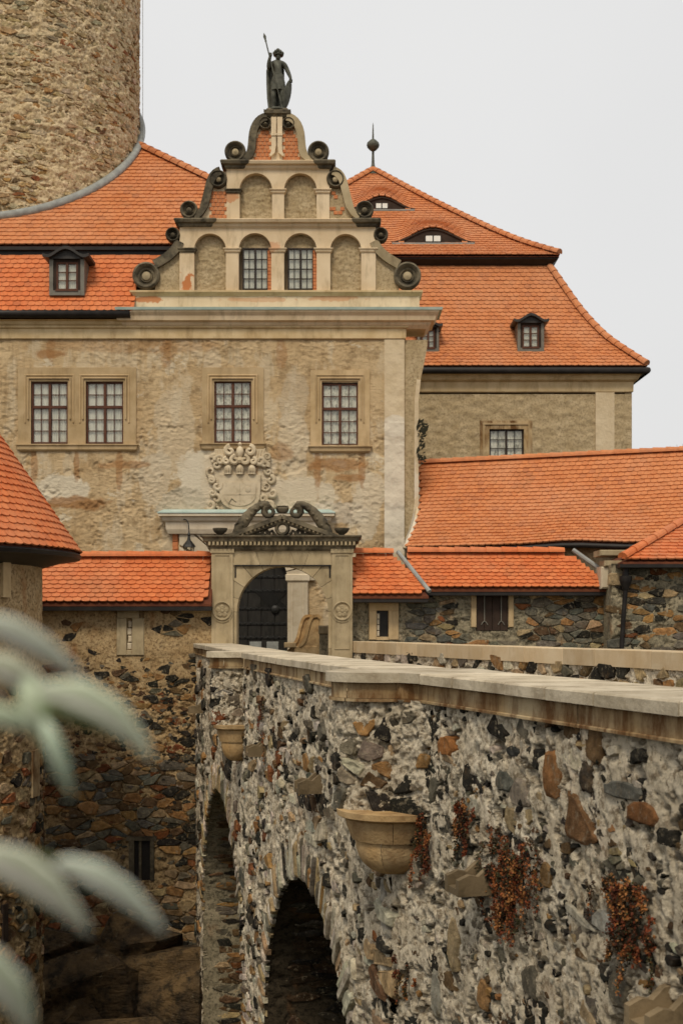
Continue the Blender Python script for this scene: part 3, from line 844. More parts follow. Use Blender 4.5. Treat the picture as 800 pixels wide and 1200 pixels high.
# arch rings: long narrow stones set on edge
for c, zc, a, b in ARCH:
    n = int(pi * (a + b) / 2 / 0.13)
    for i in range(n):
        t0, t1 = pi * i / n, pi * (i + 1) / n
        ln = 0.30 + 0.45 * rng.random(); g0 = 0.0 + rng.random() * 0.05
        poly = [(c + (a + k) * math.cos(t), zc + (b + k) * math.sin(t)) for t, k in ((t0, -g0), (t0, ln), (t1, ln), (t1, -g0))]
        gq = stone_geo(poly, PB, 0.0 + rng.random() * 0.06, 0.03, 0.05, 0.006, rng)
        if gq: pieces.append((gq[0], gq[1], pick([(5, PALE), (2.5, TN), (0.6, OC), (1, GR), (0.3, DK)], rng)))
emit_pieces(pieces, 'stone', M['stone'], bridge, 300, 'small_stones', 5.0)

# vault undersides and pier sides inside the two arches
for k, (c, zc, a, b) in enumerate(ARCH):
    leg = 11.4 + zc
    arc = pi * (a + b) / 2
    def PV(s, w, d, c=c, zc=zc, a=a, b=b, leg=leg, arc=arc):
        """s runs up the far pier, over the vault and down the near pier; w into the bridge; d into the opening"""
        s = np.asarray(s, float)
        t = np.clip((s - leg) / arc, 0, 1) * pi
        y = c + (a - d) * np.cos(t); z = zc + (b - d) * np.sin(t)
        z = np.where(s < leg, zc - (leg - s), np.where(s > leg + arc, zc - (s - leg - arc), z))
        return path_x(y) + w, y, z
    tot = 2 * leg + arc
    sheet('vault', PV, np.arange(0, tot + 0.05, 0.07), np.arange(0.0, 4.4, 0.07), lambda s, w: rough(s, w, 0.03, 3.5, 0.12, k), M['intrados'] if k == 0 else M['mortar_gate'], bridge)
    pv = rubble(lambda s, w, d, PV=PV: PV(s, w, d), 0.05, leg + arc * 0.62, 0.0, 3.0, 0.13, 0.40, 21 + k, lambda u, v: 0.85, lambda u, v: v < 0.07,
                lambda u, v: ([(2, (0.05, 0.032, 0.018)), (2, (0.055, 0.048, 0.035)), (2, (0.02, 0.018, 0.014)), (0.8, (0.11, 0.065, 0.028))] if k == 0 else [(2, BR), (2, GR), (1, DK), (1, OC), (0.5, RU), (1, TN)]), 0.01, 0.02, 0.025, 0.1, 0.012, 0.25, 0.95, 0.04)  # near arch stones are painted near-black for the shade under the vault
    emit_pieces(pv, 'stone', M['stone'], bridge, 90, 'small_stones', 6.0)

# deck, inner faces, body
deck = MB()
ys = [1.9, 8, 14.9, 20, 25.7, 32, 39.2]
rx = lambda y: 0.72 + (39.0 - y) * 0.363
deck.loft([[(float(path_x(y)) + 0.9, y, 0.0), (rx(y) + 0.3, y, 0.0), (rx(y) + 0.3, y, -0.4), (float(path_x(y)) + 0.9, y, -0.4)] for y in ys], True, True)
deck.build('deck', M['paving'], bridge)
inner = MB()
inner.loft([[(float(path_x(y)) + 0.25, y, 0.96), (float(path_x(y)) + 1.0, y, 0.96), (float(path_x(y)) + 1.0, y, -0.2), (float(path_x(y)) + 0.25, y, -0.2)] for y in ys], True, True)
inner.build('parapet_core', M['mortar_bridge'], bridge)

# coping slabs and the stained course below them
def run(y0, y1, step, jit, seed):
    r_ = random.Random(seed); out = [y0]
    while out[-1] < y1 - step * 0.6: out.append(min(y1, out[-1] + step * (1 + (r_.random() - 0.5) * jit)))
    out[-1] = y1
    return list(zip(out, out[1:]))
def slab(name, mat, y0, y1, d0, d1, z0, z1, b=0.016, gap=0.010):
    n = max(2, int((y1 - y0) / 0.4) + 1)
    rings = []
    for i in range(n):
        y = y0 + gap + (y1 - y0 - 2 * gap) * i / (n - 1)
        ring = []
        for d, z in ((d1 - b, z1), (d1, z1 - b), (d1, z0), (d0, z0), (d0, z1 - b), (d0 + b, z1)):
            x_, y_, _ = PB(np.float64(y), 0.0, d)
            ring.append((float(x_), float(y_), z))
        rings.append(ring)
    mb = MB(); mb.loft(rings, True, True)
    return mb.build(name, mat, bridge)
rs = random.Random(3)
for (a, b, st) in ((1.9, 14.25, 1.05), (15.9, 25.55, 1.5), (26.75, 39.0, 1.7)):
    for (y0, y1) in run(a, b, st, 0.5, int(a)):
        dz = (rs.random() - 0.5) * 0.012
        slab('coping_slab', M['coping'], y0, y1, -1.02 - rs.random() * 0.02, 0.09 + rs.random() * 0.012, 0.965 + dz, 1.08 + dz)
for (a, b, st) in ((1.9, 14.4, 1.5), (15.5, 25.8, 1.7), (26.5, 39.0, 2.0)):
    for (y0, y1) in run(a, b, st, 0.5, 40 + int(a)):
        slab('frieze_block', M['frieze'], y0, y1, -0.3, 0.028 + rs.random() * 0.008, 0.79, 0.963)
        slab('string_course', M['frieze'], y0, y1, -0.2, 0.055, 0.755, 0.788, 0.01)

# refuge bays: half-round bulges on corbels
def bay(cx, cy, r, zt, zb, seed, a0, a1, inner_pts, ac=None, join=None, shift=(0, 0), rc=None):
    def PC(u, v, d):
        return cx + (r + d) * np.cos(u), cy + (r + d) * np.sin(u), v + 0 * u
    sheet('masonry', PC, np.linspace(a0, a1, 110), np.arange(zt, 0.8, 0.018), lambda u, v: rough(u * r * 1.0 + 5, v, 0.04, 5.5, 0.25, seed), M['mortar_bridge'], bridge)
    ps = rubble(PC, a0, a1, zt + 0.02, 0.77, 0.27 / r, 0.19, 60 + seed, lambda u, v: 0.72, None, pal_near, 0.012, 0.015, 0.03, 0.12, 0.03, 0.15)
    emit_pieces(ps, 'stone', M['stone'], bridge, 40, 'small_stones', 5.0)
    arc = lambda rr, n=20: [(cx + rr * math.cos(a0 + (a1 - a0) * i / n), cy + rr * math.sin(a0 + (a1 - a0) * i / n)) for i in range(n + 1)]
    aw = a1; a1c = ac or a1
    arcc = [(cx + (r + 0.10) * math.cos(a0 + (a1c - a0) * i / 20), cy + (r + 0.10) * math.sin(a0 + (a1c - a0) * i / 20)) for i in range(21)]
    m = MB(); m.zprism(arcc + inner_pts, 0.972, 1.083); m.build('coping_slab', M['coping'], bridge)
    if join:
        for (d, z0, z1, nm) in ((0.03, 0.79, 0.968, 'frieze_block'), (0.06, 0.752, 0.786, 'string_course')):
            pa = (cx + (r + d) * math.cos(a1c), cy + (r + d) * math.sin(a1c)); qx, qy, _ = PB(np.float64(join), 0.0, d - 0.004)
            m = MB(); m.zprism([pa, (float(qx), float(qy)), (float(qx) + 0.5, float(qy) + 0.3), (cx, cy)], z0, z1); m.build(nm, M['frieze'] if d else M['mortar_bridge'], bridge)
    if join:
        pa = np.array([cx + r * math.cos(a1c - 0.1), cy + r * math.sin(a1c - 0.1)]); qa = np.array([float(w) for w in PB(np.float64(join - 0.25), 0.0, 0.0)[:2]])
        ln = float(np.hypot(*(qa - pa))); tx, ty = (qa - pa) / ln
        PJ = lambda u, v, d: (pa[0] + tx * u + ty * d, pa[1] + ty * u - tx * d, v + 0 * u)
        sg = 1 if (ty * -1 < 0) else 1
        sheet('masonry', PJ, np.arange(0, ln + 0.01, 0.018), np.arange(zt, 0.79, 0.018), lambda u, v: -0.0 + rough(u + 3, v, 0.04, 5.5, 0.22, seed + 5), M['mortar_bridge'], bridge)
        emit_pieces(rubble(PJ, 0, ln, zt + 0.03, 0.75, 0.2, 0.15, 66, lambda u, v: 0.5, None, pal_near, 0.004, 0.02, 0.02, 0.1, 0.02, 0.3), 'stone', M['stone'], bridge, 10, 'small_stones', 6)
    h = (a0 + a1c) / 2
    for (b0, b1) in ((a0, h - 0.02), (h, a1c)):
        m = MB(); m.lathe(cx, cy, 0, [(r * 0.5, 0.79), (r + 0.03, 0.79), (r + 0.03, 0.968), (r * 0.5, 0.968)], 12, 'Z', b0, b1); m.build('frieze_block', M['frieze'], bridge, True, 40)
        m = MB(); m.lathe(cx, cy, 0, [(r * 0.5, 0.752), (r + 0.06, 0.752), (r + 0.06, 0.786), (r * 0.5, 0.786)], 12, 'Z', b0, b1); m.build('string_course', M['frieze'], bridge, True, 40)
    # corbel: lip and two tapering courses
    cx, cy = cx + shift[0], cy + shift[1]; r = rc or r
    H = zt - zb
    lip = MB(); lip.lathe(cx, cy, 0, [(0.05, zt - 0.13 * H), (r * 0.98, zt - 0.13 * H), (r + 0.05, zt - 0.09 * H), (r + 0.06, zt), (r * 0.5, zt + 0.01)], 28, 'Z', a0 - 0.3, a1 + 0.3)
    c0 = lip.build('corbel', M['corbel'], bridge, True, 35)
    for k, (f0, f1, ra, rb, rm) in enumerate(((0.13, 0.46, 0.93, 0.80, 0.89), (0.47, 1.0, 0.74, 0.10, 0.52))):
        cuts = [a0 - 0.3, a0 + (a1 - a0) * (0.55 if k == 0 else 0.45), a1 + 0.3]
        for b0, b1 in zip(cuts, cuts[1:]):
            z0, z1 = zt - f0 * H, zt - f1 * H
            pr_ = [(0.02, z0), (r * ra, z0)] + ([(r * ra * 0.97, z0 + (z1 - z0) * 0.4), (r * rb, z1), (0.02, z1)] if k == 0 else [(r * ra * math.cos(q) ** 0.75, z0 + (z1 - z0) * math.sin(q)) for q in (0.25, 0.5, 0.75, 1.0, 1.25, 1.45)] + [(0.01, z1)])
            m = MB(); m.lathe(cx, cy, 0, pr_, 14, 'Z', b0 + 0.006, b1 - 0.006)
            m.build('corbel_block', M['corbel'], c0, True, 35)
bp = [[float(q) for q in PB(np.float64(14.262), 0.0, d)[:2]] for d in (0.095, -1.02)]
bay(0.45, 15.12, 0.54, -0.50, -1.26, 1, pi * 0.93, pi * 1.93, [tuple(bp[0]), tuple(bp[1]), (1.72, 15.95), (1.0, 16.0), (0.0, 15.9)], pi * 1.60, 14.40, (0.16, -0.22), 0.61)
bay(-2.27, 26.28, 0.40, -0.40, -1.15, 2, pi * 0.90, pi * 1.95, [(-1.75, 25.9), (-0.95, 25.75), (-1.25, 26.8), (-2.6, 26.8)], None, None, (0.12, -0.08), 0.42)

# stone water spouts
def spout(y, z, out=0.42, w=0.34, h=0.26):
    m = MB()
    prof = [(0.0, -h * 0.5), (out, -h * 0.5), (out, h * 0.12), (out * 0.72, h * 0.30), (out * 0.5, h * 0.22), (out * 0.25, h * 0.55), (0.0, h * 0.6)]
    for (w0, w1, top) in ((-w / 2, -w / 2 + 0.07, True), (w / 2 - 0.07, w / 2, True), (-w / 2 + 0.07, w / 2 - 0.07, False)):
        pr = prof if top else [(0.0, -h * 0.5), (out * 0.98, -h * 0.5), (out * 0.98, -h * 0.25), (0.0, -h * 0.1)]
        rings = []
        for ww in (w0, w1):
            ring = []
            for d, zz in pr:
                a_, b_, _ = PB(np.float64(y + ww), 0.0, d - 0.05)
                ring.append((float(a_), float(b_), z + zz))
            rings.append(ring)
        m.loft(rings, True, True)
    m.build('water_spout', M['spout'], bridge)
for (y, z, o_) in ((9.45, -1.22, 0.4), (12.75, -0.90, 0.42), (18.8, -0.70, 0.40), (23.3, -0.62, 0.40), (36.6, -0.75, 0.45)): spout(y, z, o_)

# right-hand parapet: rubble below, long pale blocks above
def PR(u, v, d): return rx(u) - 0.32 - d * 0.94, u - d * 0.34, v + 0 * u
sheet('masonry', PR, np.arange(9, 39.1, 0.07), np.arange(-0.1, 0.83, 0.045), lambda u, v: rough(u, v, 0.035, 4, 0.2, 6), M['mortar_bridge'], bridge)
pp = rubble(PR, 16, 39.0, 0.0, 0.78, 0.36, 0.16, 71, lambda u, v: 0.8, None, lambda u, v: [(1, DK), (2, GR), (1, OC), (2, TN), (1, BR), (1, PALE)], 0.03, 0.02, 0.03, 0.1, 0.02, 0.1)
emit_pieces(pp, 'stone', M['stone'], bridge, 50, 'small_stones', 6.5)
for (y0, y1) in run(9, 39.0, 1.75, 0.7, 9):
    m = MB(); e = 0.012; dz = (rs.random() - 0.5) * 0.014
    def pr(y, d, z): return (rx(y) - 0.32 - d, y, z + dz)
    m.loft([[pr(y, 0.055, 0.80), pr(y, 0.06, 1.125), pr(y, 0.045, 1.14), pr(y, -0.6, 1.14), pr(y, -0.6, 0.80)] for y in (y0 + e, y1 - e)], True, True)
    m.build('parapet_block', M['parapet'], bridge)
m = MB(); m.loft([[(rx(y) - 0.2, y, 0.8), (rx(y) + 0.25, y, 0.8), (rx(y) + 0.25, y, -11.3), (rx(y) - 0.2, y, -11.3)] for y in (9, 39.1)], True, True); m.build('outer_masonry', M['mortar_bridge'], bridge)

# ================================================================== LEFT GATE WALL
WY = 39.0
lwall = thing('curtain_wall', 'tall rubble curtain wall with a short red tiled roof, between round turret and gateway', 'wall', (-6.6, WY, -11))
def PL(u, v, d): return u + 0 * d, WY - d + 0 * u, v + 0 * u
SL = (sx(152, WY), sx(180, WY), sz(1032, WY), sz(985, WY))        # small deep window low down
FR = (sx(137, WY), sx(169, WY), sz(768, WY), sz(716, WY))         # framed slit
inr = lambda r, g=0.0: (lambda u, v: (u > r[0] - g) & (u < r[1] + g) & (v > r[2] - g) & (v < r[3] + g))
hl = lambda u, v: inr(SL)(u, v) | inr(FR)(u, v)
hl2 = lambda u, v: bool(inr(SL, 0.04)(u, v) | inr(FR, 0.04)(u, v))
def lw_h(u, v):
    k = np.clip((1.0 - v) / 2.0, 0.3, 1.0)
    dense = smooth((-2.2 - v) / 0.8)
    return k * rough(u, v, 0.05, 3.4, 0.22, 3) - 0.035 * dense
sheet('masonry', PL, np.arange(-10.2, -3.7, 0.035), np.arange(-11.3, 2.45, 0.035), lw_h, M['mortar_wall'], lwall, hl)
def lw_keep(u, v):
    x, y, _ = px_of((u, WY, v))
    if y < 790: return 0.10 if x < 165 else 0.42
    if y < 890: return 0.3 if x < 130 else 0.5
    return 0.85
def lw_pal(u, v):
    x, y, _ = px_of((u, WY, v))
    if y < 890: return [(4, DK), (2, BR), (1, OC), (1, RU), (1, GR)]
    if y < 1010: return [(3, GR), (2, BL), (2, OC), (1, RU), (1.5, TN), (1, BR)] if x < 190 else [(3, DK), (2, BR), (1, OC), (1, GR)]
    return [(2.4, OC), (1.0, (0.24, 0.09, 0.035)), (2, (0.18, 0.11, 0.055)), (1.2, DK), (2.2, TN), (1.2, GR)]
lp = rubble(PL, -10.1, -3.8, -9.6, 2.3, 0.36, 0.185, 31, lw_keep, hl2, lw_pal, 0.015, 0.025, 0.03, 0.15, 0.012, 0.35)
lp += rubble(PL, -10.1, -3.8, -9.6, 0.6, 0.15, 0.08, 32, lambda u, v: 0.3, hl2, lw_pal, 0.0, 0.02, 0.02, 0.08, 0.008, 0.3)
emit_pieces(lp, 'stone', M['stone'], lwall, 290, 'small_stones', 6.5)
b = MB()
b.box(-10.2, -3.3, WY + 0.12, WY + 0.9, -11.3, 2.5)
b.build('wall_core', M['mortar_wall'], lwall)
m = MB()    # slit frame
m.cbox(FR[0], FR[0] + 0.30, WY - 0.05, WY + 0.11, FR[2], FR[3] - 0.22).cbox(FR[1] - 0.36, FR[1], WY - 0.05, WY + 0.11, FR[2], FR[3] - 0.22)
m.cbox(FR[0] + 0.02, FR[1] - 0.16, WY - 0.06, WY + 0.11, FR[3] - 0.22, FR[3] + 0.03).cbox(FR[0] + 0.30, FR[1] - 0.36, WY - 0.05, WY + 0.11, FR[2], FR[2] + 0.16)
sf = m.build('slit_frame', M['sand_gate'], lwall)
for i in range(4):
    z0 = FR[2] + 0.17 + i * 0.225
    mm = MB(); mm.cbox(FR[0] + 0.31 + 0.03 * (i % 2), FR[1] - 0.37, WY + 0.01, WY + 0.11, z0, z0 + 0.205, 0.03); mm.build('infill_stone', M['limewash'], sf)
m = MB()    # low window with splayed stone reveal
m.box(SL[0] - 0.02, SL[0] + 0.14, WY - 0.02, WY + 0.11, SL[2], SL[3]).box(SL[1] - 0.1, SL[1] + 0.02, WY - 0.02, WY + 0.11, SL[2], SL[3]).box(SL[0] - 0.1, SL[1] + 0.1, WY - 0.04, WY + 0.11, SL[3], SL[3] + 0.14)
m.box(SL[0] + 0.28, SL[0] + 0.36, WY + 0.02, WY + 0.11, SL[2], SL[3])
sw = m.build('small_window', M['sand_soot'], lwall)
MB().box(SL[0], SL[1], WY + 0.095, WY + 0.115, SL[2], SL[3]).build('opening', M['gutter'], sw)
# roof strip
LE, LR = (WY - 0.45, sz(707, WY - 0.45)), (WY + 0.65, sz(657, WY + 0.65))
SLn = math.hypot(LR[0] - LE[0], LR[1] - LE[1])
def S_l(u, v): t = v / SLn; return (u, LE[0] + (LR[0] - LE[0]) * t, LE[1] + (LR[1] - LE[1]) * t)
x0, x1 = sx(40, WY), sx(247.5, WY - 0.4)
m = MB()
m.loft([[(x, LE[0], LE[1] - 0.02), (x, LR[0], LR[1] - 0.02), (x, LR[0] + 1.1, LE[1] - 0.02), (x, LR[0] + 1.1, LE[1] - 0.10), (x, LE[0], LE[1] - 0.09)] for x in (x0, x1)], True, True)
lroof = m.build('roof', M['underlay'], lwall)
tile_roof(S_l, 10, SLn / 10.2, 0.262, lambda v: (x0 + 0.1, x1 - 0.12), M['tile_red'], lroof, individual=True, seed=2)
ridge_tiles([(x0, LR[0], LR[1] + 0.05), (x1, LR[0], LR[1] + 0.05)], 0.16, 0.50, M['tile_red'], lroof)
MB().box(x0, x1, LE[0] - 0.02, LE[0] + 0.5, LE[1] - 0.22, LE[1] - 0.1).build('eaves_board', M['gutter'], lroof)

# bedrock below the wall
def rocks():
    import bmesh
    r_ = random.Random(8)
    root = thing('rock_outcrop', 'dark angular bedrock at the foot of the rubble curtain wall', 'rock', (sx(130, 37.5), 37.5, -10.5))
    for (x, y, Yc, w, h, dp) in ((105, 1170, 37.4, 3.4, 2.6, 1.5), (178, 1150, 37.7, 3.4, 2.8, 1.3), (215, 1200, 37.2, 2.4, 3.0, 1.5), (40, 1200, 36.9, 3.6, 2.0, 1.5), (140, 1225, 36.2, 4.0, 1.8, 1.8), (80, 1125, 38.2, 2.6, 1.8, 0.9), (165, 1112, 38.3, 3.0, 1.9, 0.8), (-30, 1180, 36.5, 4, 2.5, 2)):
        s = bmesh.new()
        for i in range(11):
            v = Vector((r_.gauss(0, 1), r_.gauss(0, 1), r_.gauss(0, 1))).normalized()
            s.verts.new((sx(x, Yc) + v.x * w / 1.7, Yc + v.y * dp / 1.3, sz(y, Yc) + v.z * h / 1.6))
        res = bmesh.ops.convex_hull(s, input=s.verts)
        bmesh.ops.delete(s, geom=[v for v in s.verts if not v.link_faces], context='VERTS')
        bmesh.ops.subdivide_edges(s, edges=s.edges, cuts=3, use_grid_fill=True)
        bmesh.ops.triangulate(s, faces=s.faces)
        s.normal_update()
        co = np.array([v.co for v in s.verts]); dn = 0.05 * fbm(co[:, 0] * 1.2, co[:, 1] * 1.2, co[:, 2] * 1.2, 4, 0.6)
        for v, k in zip(s.verts, dn): v.co += v.normal * float(k)
        s.verts.index_update()
        m = MB(); m.add([tuple(v.co) for v in s.verts], [[v.index for v in f.verts] for f in s.faces]); s.free()
        m.build('boulder', M['rock'], root)
rocks()

# ================================================================== LEFT ROUND TURRET
TC, TR_, TE = (-11.55, 32.5), 3.86, 4.80
tur = thing('round_turret', 'round turret with a conical red tiled roof beside the curtain wall', 'turret', (TC[0], TC[1], -11))
def PT(u, v, d): return TC[0] + (TR_ + d) * np.cos(u), TC[1] + (TR_ + d) * np.sin(u), v + 0 * u
TA0, TA1 = -pi * 0.62, pi * 0.25
EZ_T = 3.47
def t_h(u, v):
    k = np.clip((0.6 - v) / 1.5, 0.25, 1.0)
    return k * rough(u * TR_, v, 0.05, 3.2, 0.25, 13)
sheet('masonry', PT, np.arange(TA0, TA1, 0.011), np.arange(-11.3, EZ_T + 0.1, 0.045), t_h, M['mortar_wall'], tur)
MB().lathe(TC[0], TC[1], 0, [(TR_ - 0.15, -11.3), (TR_ - 0.15, EZ_T)], 48).build('wall_core', M['mortar_wall'], tur, True, 40)
tp = rubble(PT, TA0 + 0.3, 0.5, -8.2, 0.6, 0.40 / TR_, 0.23, 33, lambda u, v: 0.75 if v < -1.5 else 0.25, None, lambda u, v: [(2, GR), (2, TN), (1, OC), (1, BR), (1, DK), (1, RU)], 0.03, 0.025, 0.045, 0.15, 0.03, 0.2)
emit_pieces(tp, 'stone', M['stone'], tur, 120, 'small_stones', 6.5)
# stone window strip and old timbers low on the turret
ang = lambda x: math.atan2(0, 0)
def turret_pt(x, push=0.0):
    """front point of the turret wall seen in photo column x"""
    t = (x - 400) / F
    A = t * t + 1; B = -2 * (TC[0] * t + TC[1]); C = TC[0] ** 2 + TC[1] ** 2 - (TR_ + push) ** 2
    disc = max(0.0, B * B - 4 * A * C)
    y = (-B - math.sqrt(disc)) / (2 * A)
    return t * y, y
for (xa, xb, ya, yb, nm, mt) in ((1, 10, 640, 700, 'stone_jamb', 'sand'), (35, 43, 880, 935, 'timber_post', 'frieze'), (1, 7, 1060, 1105, 'timber_post', 'wood_dark')):
    pa, pb = turret_pt(xa), turret_pt(xb)
    m = MB(); zt, zb = sz(ya, pa[1]), sz(yb, pa[1])
    nrm = Vector((pa[0] - TC[0], pa[1] - TC[1], 0)).normalized() * 0.09
    base = [(pa[0] + nrm.x, pa[1] + nrm.y), (pb[0] + nrm.x, pb[1] + nrm.y), (pb[0] - nrm.x, pb[1] - nrm.y), (pa[0] - nrm.x, pa[1] - nrm.y)]
    m.zprism(base, zb, zt); m.build(nm, M[mt], tur)
# cone
CH = 7.0
CL = math.hypot(CH, TE)
m = MB(); m.lathe(TC[0], TC[1], EZ_T, [(TE - 0.02, -0.02), (0.01, CH - 0.02)], 64)
cone = m.build('roof', M['underlay'], tur, True, 40)
NU = int(2 * pi * TE / 0.262)
def S_c(u, v):
    t = v / CL; r = TE * (1 - t); a = -u / TE
    a = u / TE
    return (TC[0] + r * math.cos(a), TC[1] + r * math.sin(a), EZ_T + CH * t)
tile_roof(S_c, 32, 0.205, 0.262, lambda v: (-pi * 0.62 * TE, 0.42 * TE), M['tile_red'], cone, individual=True, seed=4, nmax=280, minpx=6)
m = MB(); n = 64
m.lathe(TC[0], TC[1], EZ_T, [(TR_ - 0.2, -0.42), (TE - 0.25, -0.16), (TE + 0.03, -0.14), (TE + 0.07, -0.05), (TE + 0.03, -0.01), (TE - 0.2, -0.03)], 64)
m.build('gutter', M['gutter'], cone, True, 40)

# ================================================================== RIGHT GATE WALL
RY = 39.6
rwall = thing('gate_wall', 'low rubble gate wall with tiled coping roof and shuttered window, joining the gateway to the corner building', 'wall', (4.5, RY, -0.3))
def PQ(u, v, d): return u + 0 * d, RY - d + 0 * u, v + 0 * u
RW = (sx(558, RY), sx(595, RY), sz(739, RY), sz(688, RY))
RF = (sx(432, RY), sx(467, RY), sz(750, RY), sz(706, RY))
hr = lambda u, v: inr(RW)(u, v) | inr(RF)(u, v)
hr2 = lambda u, v: bool(inr(RW, 0.12)(u, v) | inr(RF, 0.04)(u, v))
sheet('masonry', PQ, np.arange(0.2, 9.2, 0.035), np.arange(-0.3, 2.85, 0.035), lambda u, v: rough(u, v, 0.04, 3.8, 0.2, 23) - 0.02, M['mortar_gate'], rwall, hr)
rp = rubble(PQ, 0.35, 9.1, 0.6, 2.8, 0.35, 0.165, 41, lambda u, v: 0.93, hr2, lambda u, v: [(2.6, BL), (3, GR), (1.6, OC), (1.0, TN), (0.9, BR), (0.5, RU), (0.8, DK)], 0.01, 0.022, 0.03, 0.12, 0.010, 0.35)
emit_pieces(rp, 'stone', M['stone'], rwall, 200, 'small_stones', 6.5)
MB().box(0.2, 9.2, RY + 0.12, RY + 0.8, -0.3, 2.95).build('wall_core', M['mortar_gate'], rwall)
m = MB(); m.cbox(RF[0], RF[0] + 0.24, RY - 0.04, RY + 0.11, RF[2], RF[3] - 0.25).cbox(RF[1] - 0.32, RF[1], RY - 0.04, RY + 0.11, RF[2], RF[3] - 0.25).cbox(RF[0], RF[1], RY - 0.045, RY + 0.11, RF[3] - 0.25, RF[3]).box(RF[0] + 0.24, RF[1] - 0.32, RY - 0.03, RY + 0.11, RF[2], RF[2] + 0.10)
fw = m.build('slit_frame', M['sand'], rwall)
MB().box(RF[0] + 0.24, RF[1] - 0.32, RY + 0.09, RY + 0.115, RF[2], RF[3]).build('opening', M['gutter'], fw)
for i in range(4):
    z0 = RF[2] + 0.12 + i * 0.18
    MB().cbox(RF[0] + 0.25, RF[0] + 0.33, RY + 0.0, RY + 0.09, z0, z0 + 0.16).build('infill_stone', M['limewash'], fw)
m = MB()
for xa, xb in ((RW[0] - 0.17, RW[0] - 0.005), (RW[1] + 0.005, RW[1] + 0.17)): m.cbox(xa, xb, RY - 0.05, RY + 0.11, RW[2] + 0.1, RW[3])
jf = m.build('shuttered_window', M['sand'], rwall)
for xa, xb in ((RW[0] - 0.2, RW[0] + 0.06), (RW[1] - 0.06, RW[1] + 0.2)):
    mm = MB(); mm.prism([(xa, RW[3] - 0.2), (xb, RW[3] - 0.2), (xb, RW[3] + 0.07), (xa, RW[3] + 0.07)], RY - 0.2, RY + 0.0); mm.build('bracket', M['sand'], jf)
for i in range(4):
    xa = RW[0] + (RW[1] - RW[0]) * i / 4; xb = RW[0] + (RW[1] - RW[0]) * (i + 1) / 4
    MB().cbox(xa + 0.004, xb - 0.004, RY + 0.02, RY + 0.08, RW[2], RW[3], 0.01).build('shutter_board', M['soffit'], jf)
for k in (0.25, 0.78):
    xx = RW[0] + (RW[1] - RW[0]) * k; mm = MB()
    mm.tube([(xx, RY - 0.0, RW[2] + 0.28), (xx, RY - 0.01, RW[3] - 0.15)], 0.018)
    mm.tube([(xx - 0.1, RY, RW[2] + 0.18), (xx - 0.05, RY, RW[2] + 0.26), (xx, RY - 0.0, RW[2] + 0.3), (xx + 0.05, RY, RW[2] + 0.26), (xx + 0.1, RY, RW[2] + 0.18)], 0.014)
    mm.build('strap_hinge', M['sheet'], jf)
# two roof strips meeting at a lead-covered step
def strip(xa, xb, ey, ry, yy_e, yy_r, rows, seed, skew=0.0, hip=None):
    e = (ey, sz(yy_e, ey)); r = (ry, sz(yy_r, ry)); ln = math.hypot(r[0] - e[0], r[1] - e[1])
    S = lambda u, v: (u, e[0] + (r[0] - e[0]) * v / ln, e[1] + (r[1] - e[1]) * v / ln)
    xr = lambda v: xb + skew * v / ln
    m = MB()
    m.add([(xa, e[0], e[1] - 0.02), (xb, e[0], e[1] - 0.02), (xr(ln), r[0], r[1] - 0.02), (xa, r[0], r[1] - 0.02), (xa, e[0], e[1] - 0.09), (xb, e[0], e[1] - 0.09), (xr(ln), r[0] + 0.9, e[1] - 0.09), (xa, r[0] + 0.9, e[1] - 0.09)],
          [(0, 1, 2, 3), (4, 7, 6, 5), (0, 4, 5, 1), (3, 2, 6, 7), (0, 3, 7, 4), (1, 5, 6, 2)])
    o = m.build('roof', M['underlay'], rwall)
    tile_roof(S, rows, ln / (rows + 0.2), 0.235, lambda v: (xa + 0.1, xr(v) - 0.1), M['tile_red'], o, individual=True, seed=seed, nmax=290)
    ridge_tiles([(xa, r[0], r[1] + 0.05), (xr(ln), r[0], r[1] + 0.05)], 0.16, 0.48, M['tile_red'], o)
    MB().box(xa + 0.02, xb - 0.02, e[0] + 0.02, e[0] + 0.5, e[1] - 0.2, e[1] - 0.1).build('eaves_board', M['gutter'], o)
    return o, S, ln
strip(sx(413, RY), sx(502, RY - 0.6), RY - 0.65, RY + 0.5, 698, 653, 10, 5, -1.02)
o, S2, L2 = strip(sx(478, RY), sx(722, RY - 0.4), RY - 0.42, RY + 0.5, 690, 652, 9, 6, -1.45)
MB().tube([(sx(503, RY - 0.65), RY - 0.68, sz(699, RY - 0.65) + 0.15), (sx(466, RY + 0.5), RY + 0.5, sz(653, RY + 0.5) + 0.17)], 0.07).build('lead_flashing', M['lead'], o)
MB().tube([(sx(724, RY - 0.4), RY - 0.3, sz(686, RY - 0.4) + 0.12), (sx(671, RY + 0.5), RY + 0.5, sz(650, RY + 0.5) + 0.15)], 0.07).build('lead_flashing', M['lead'], o)

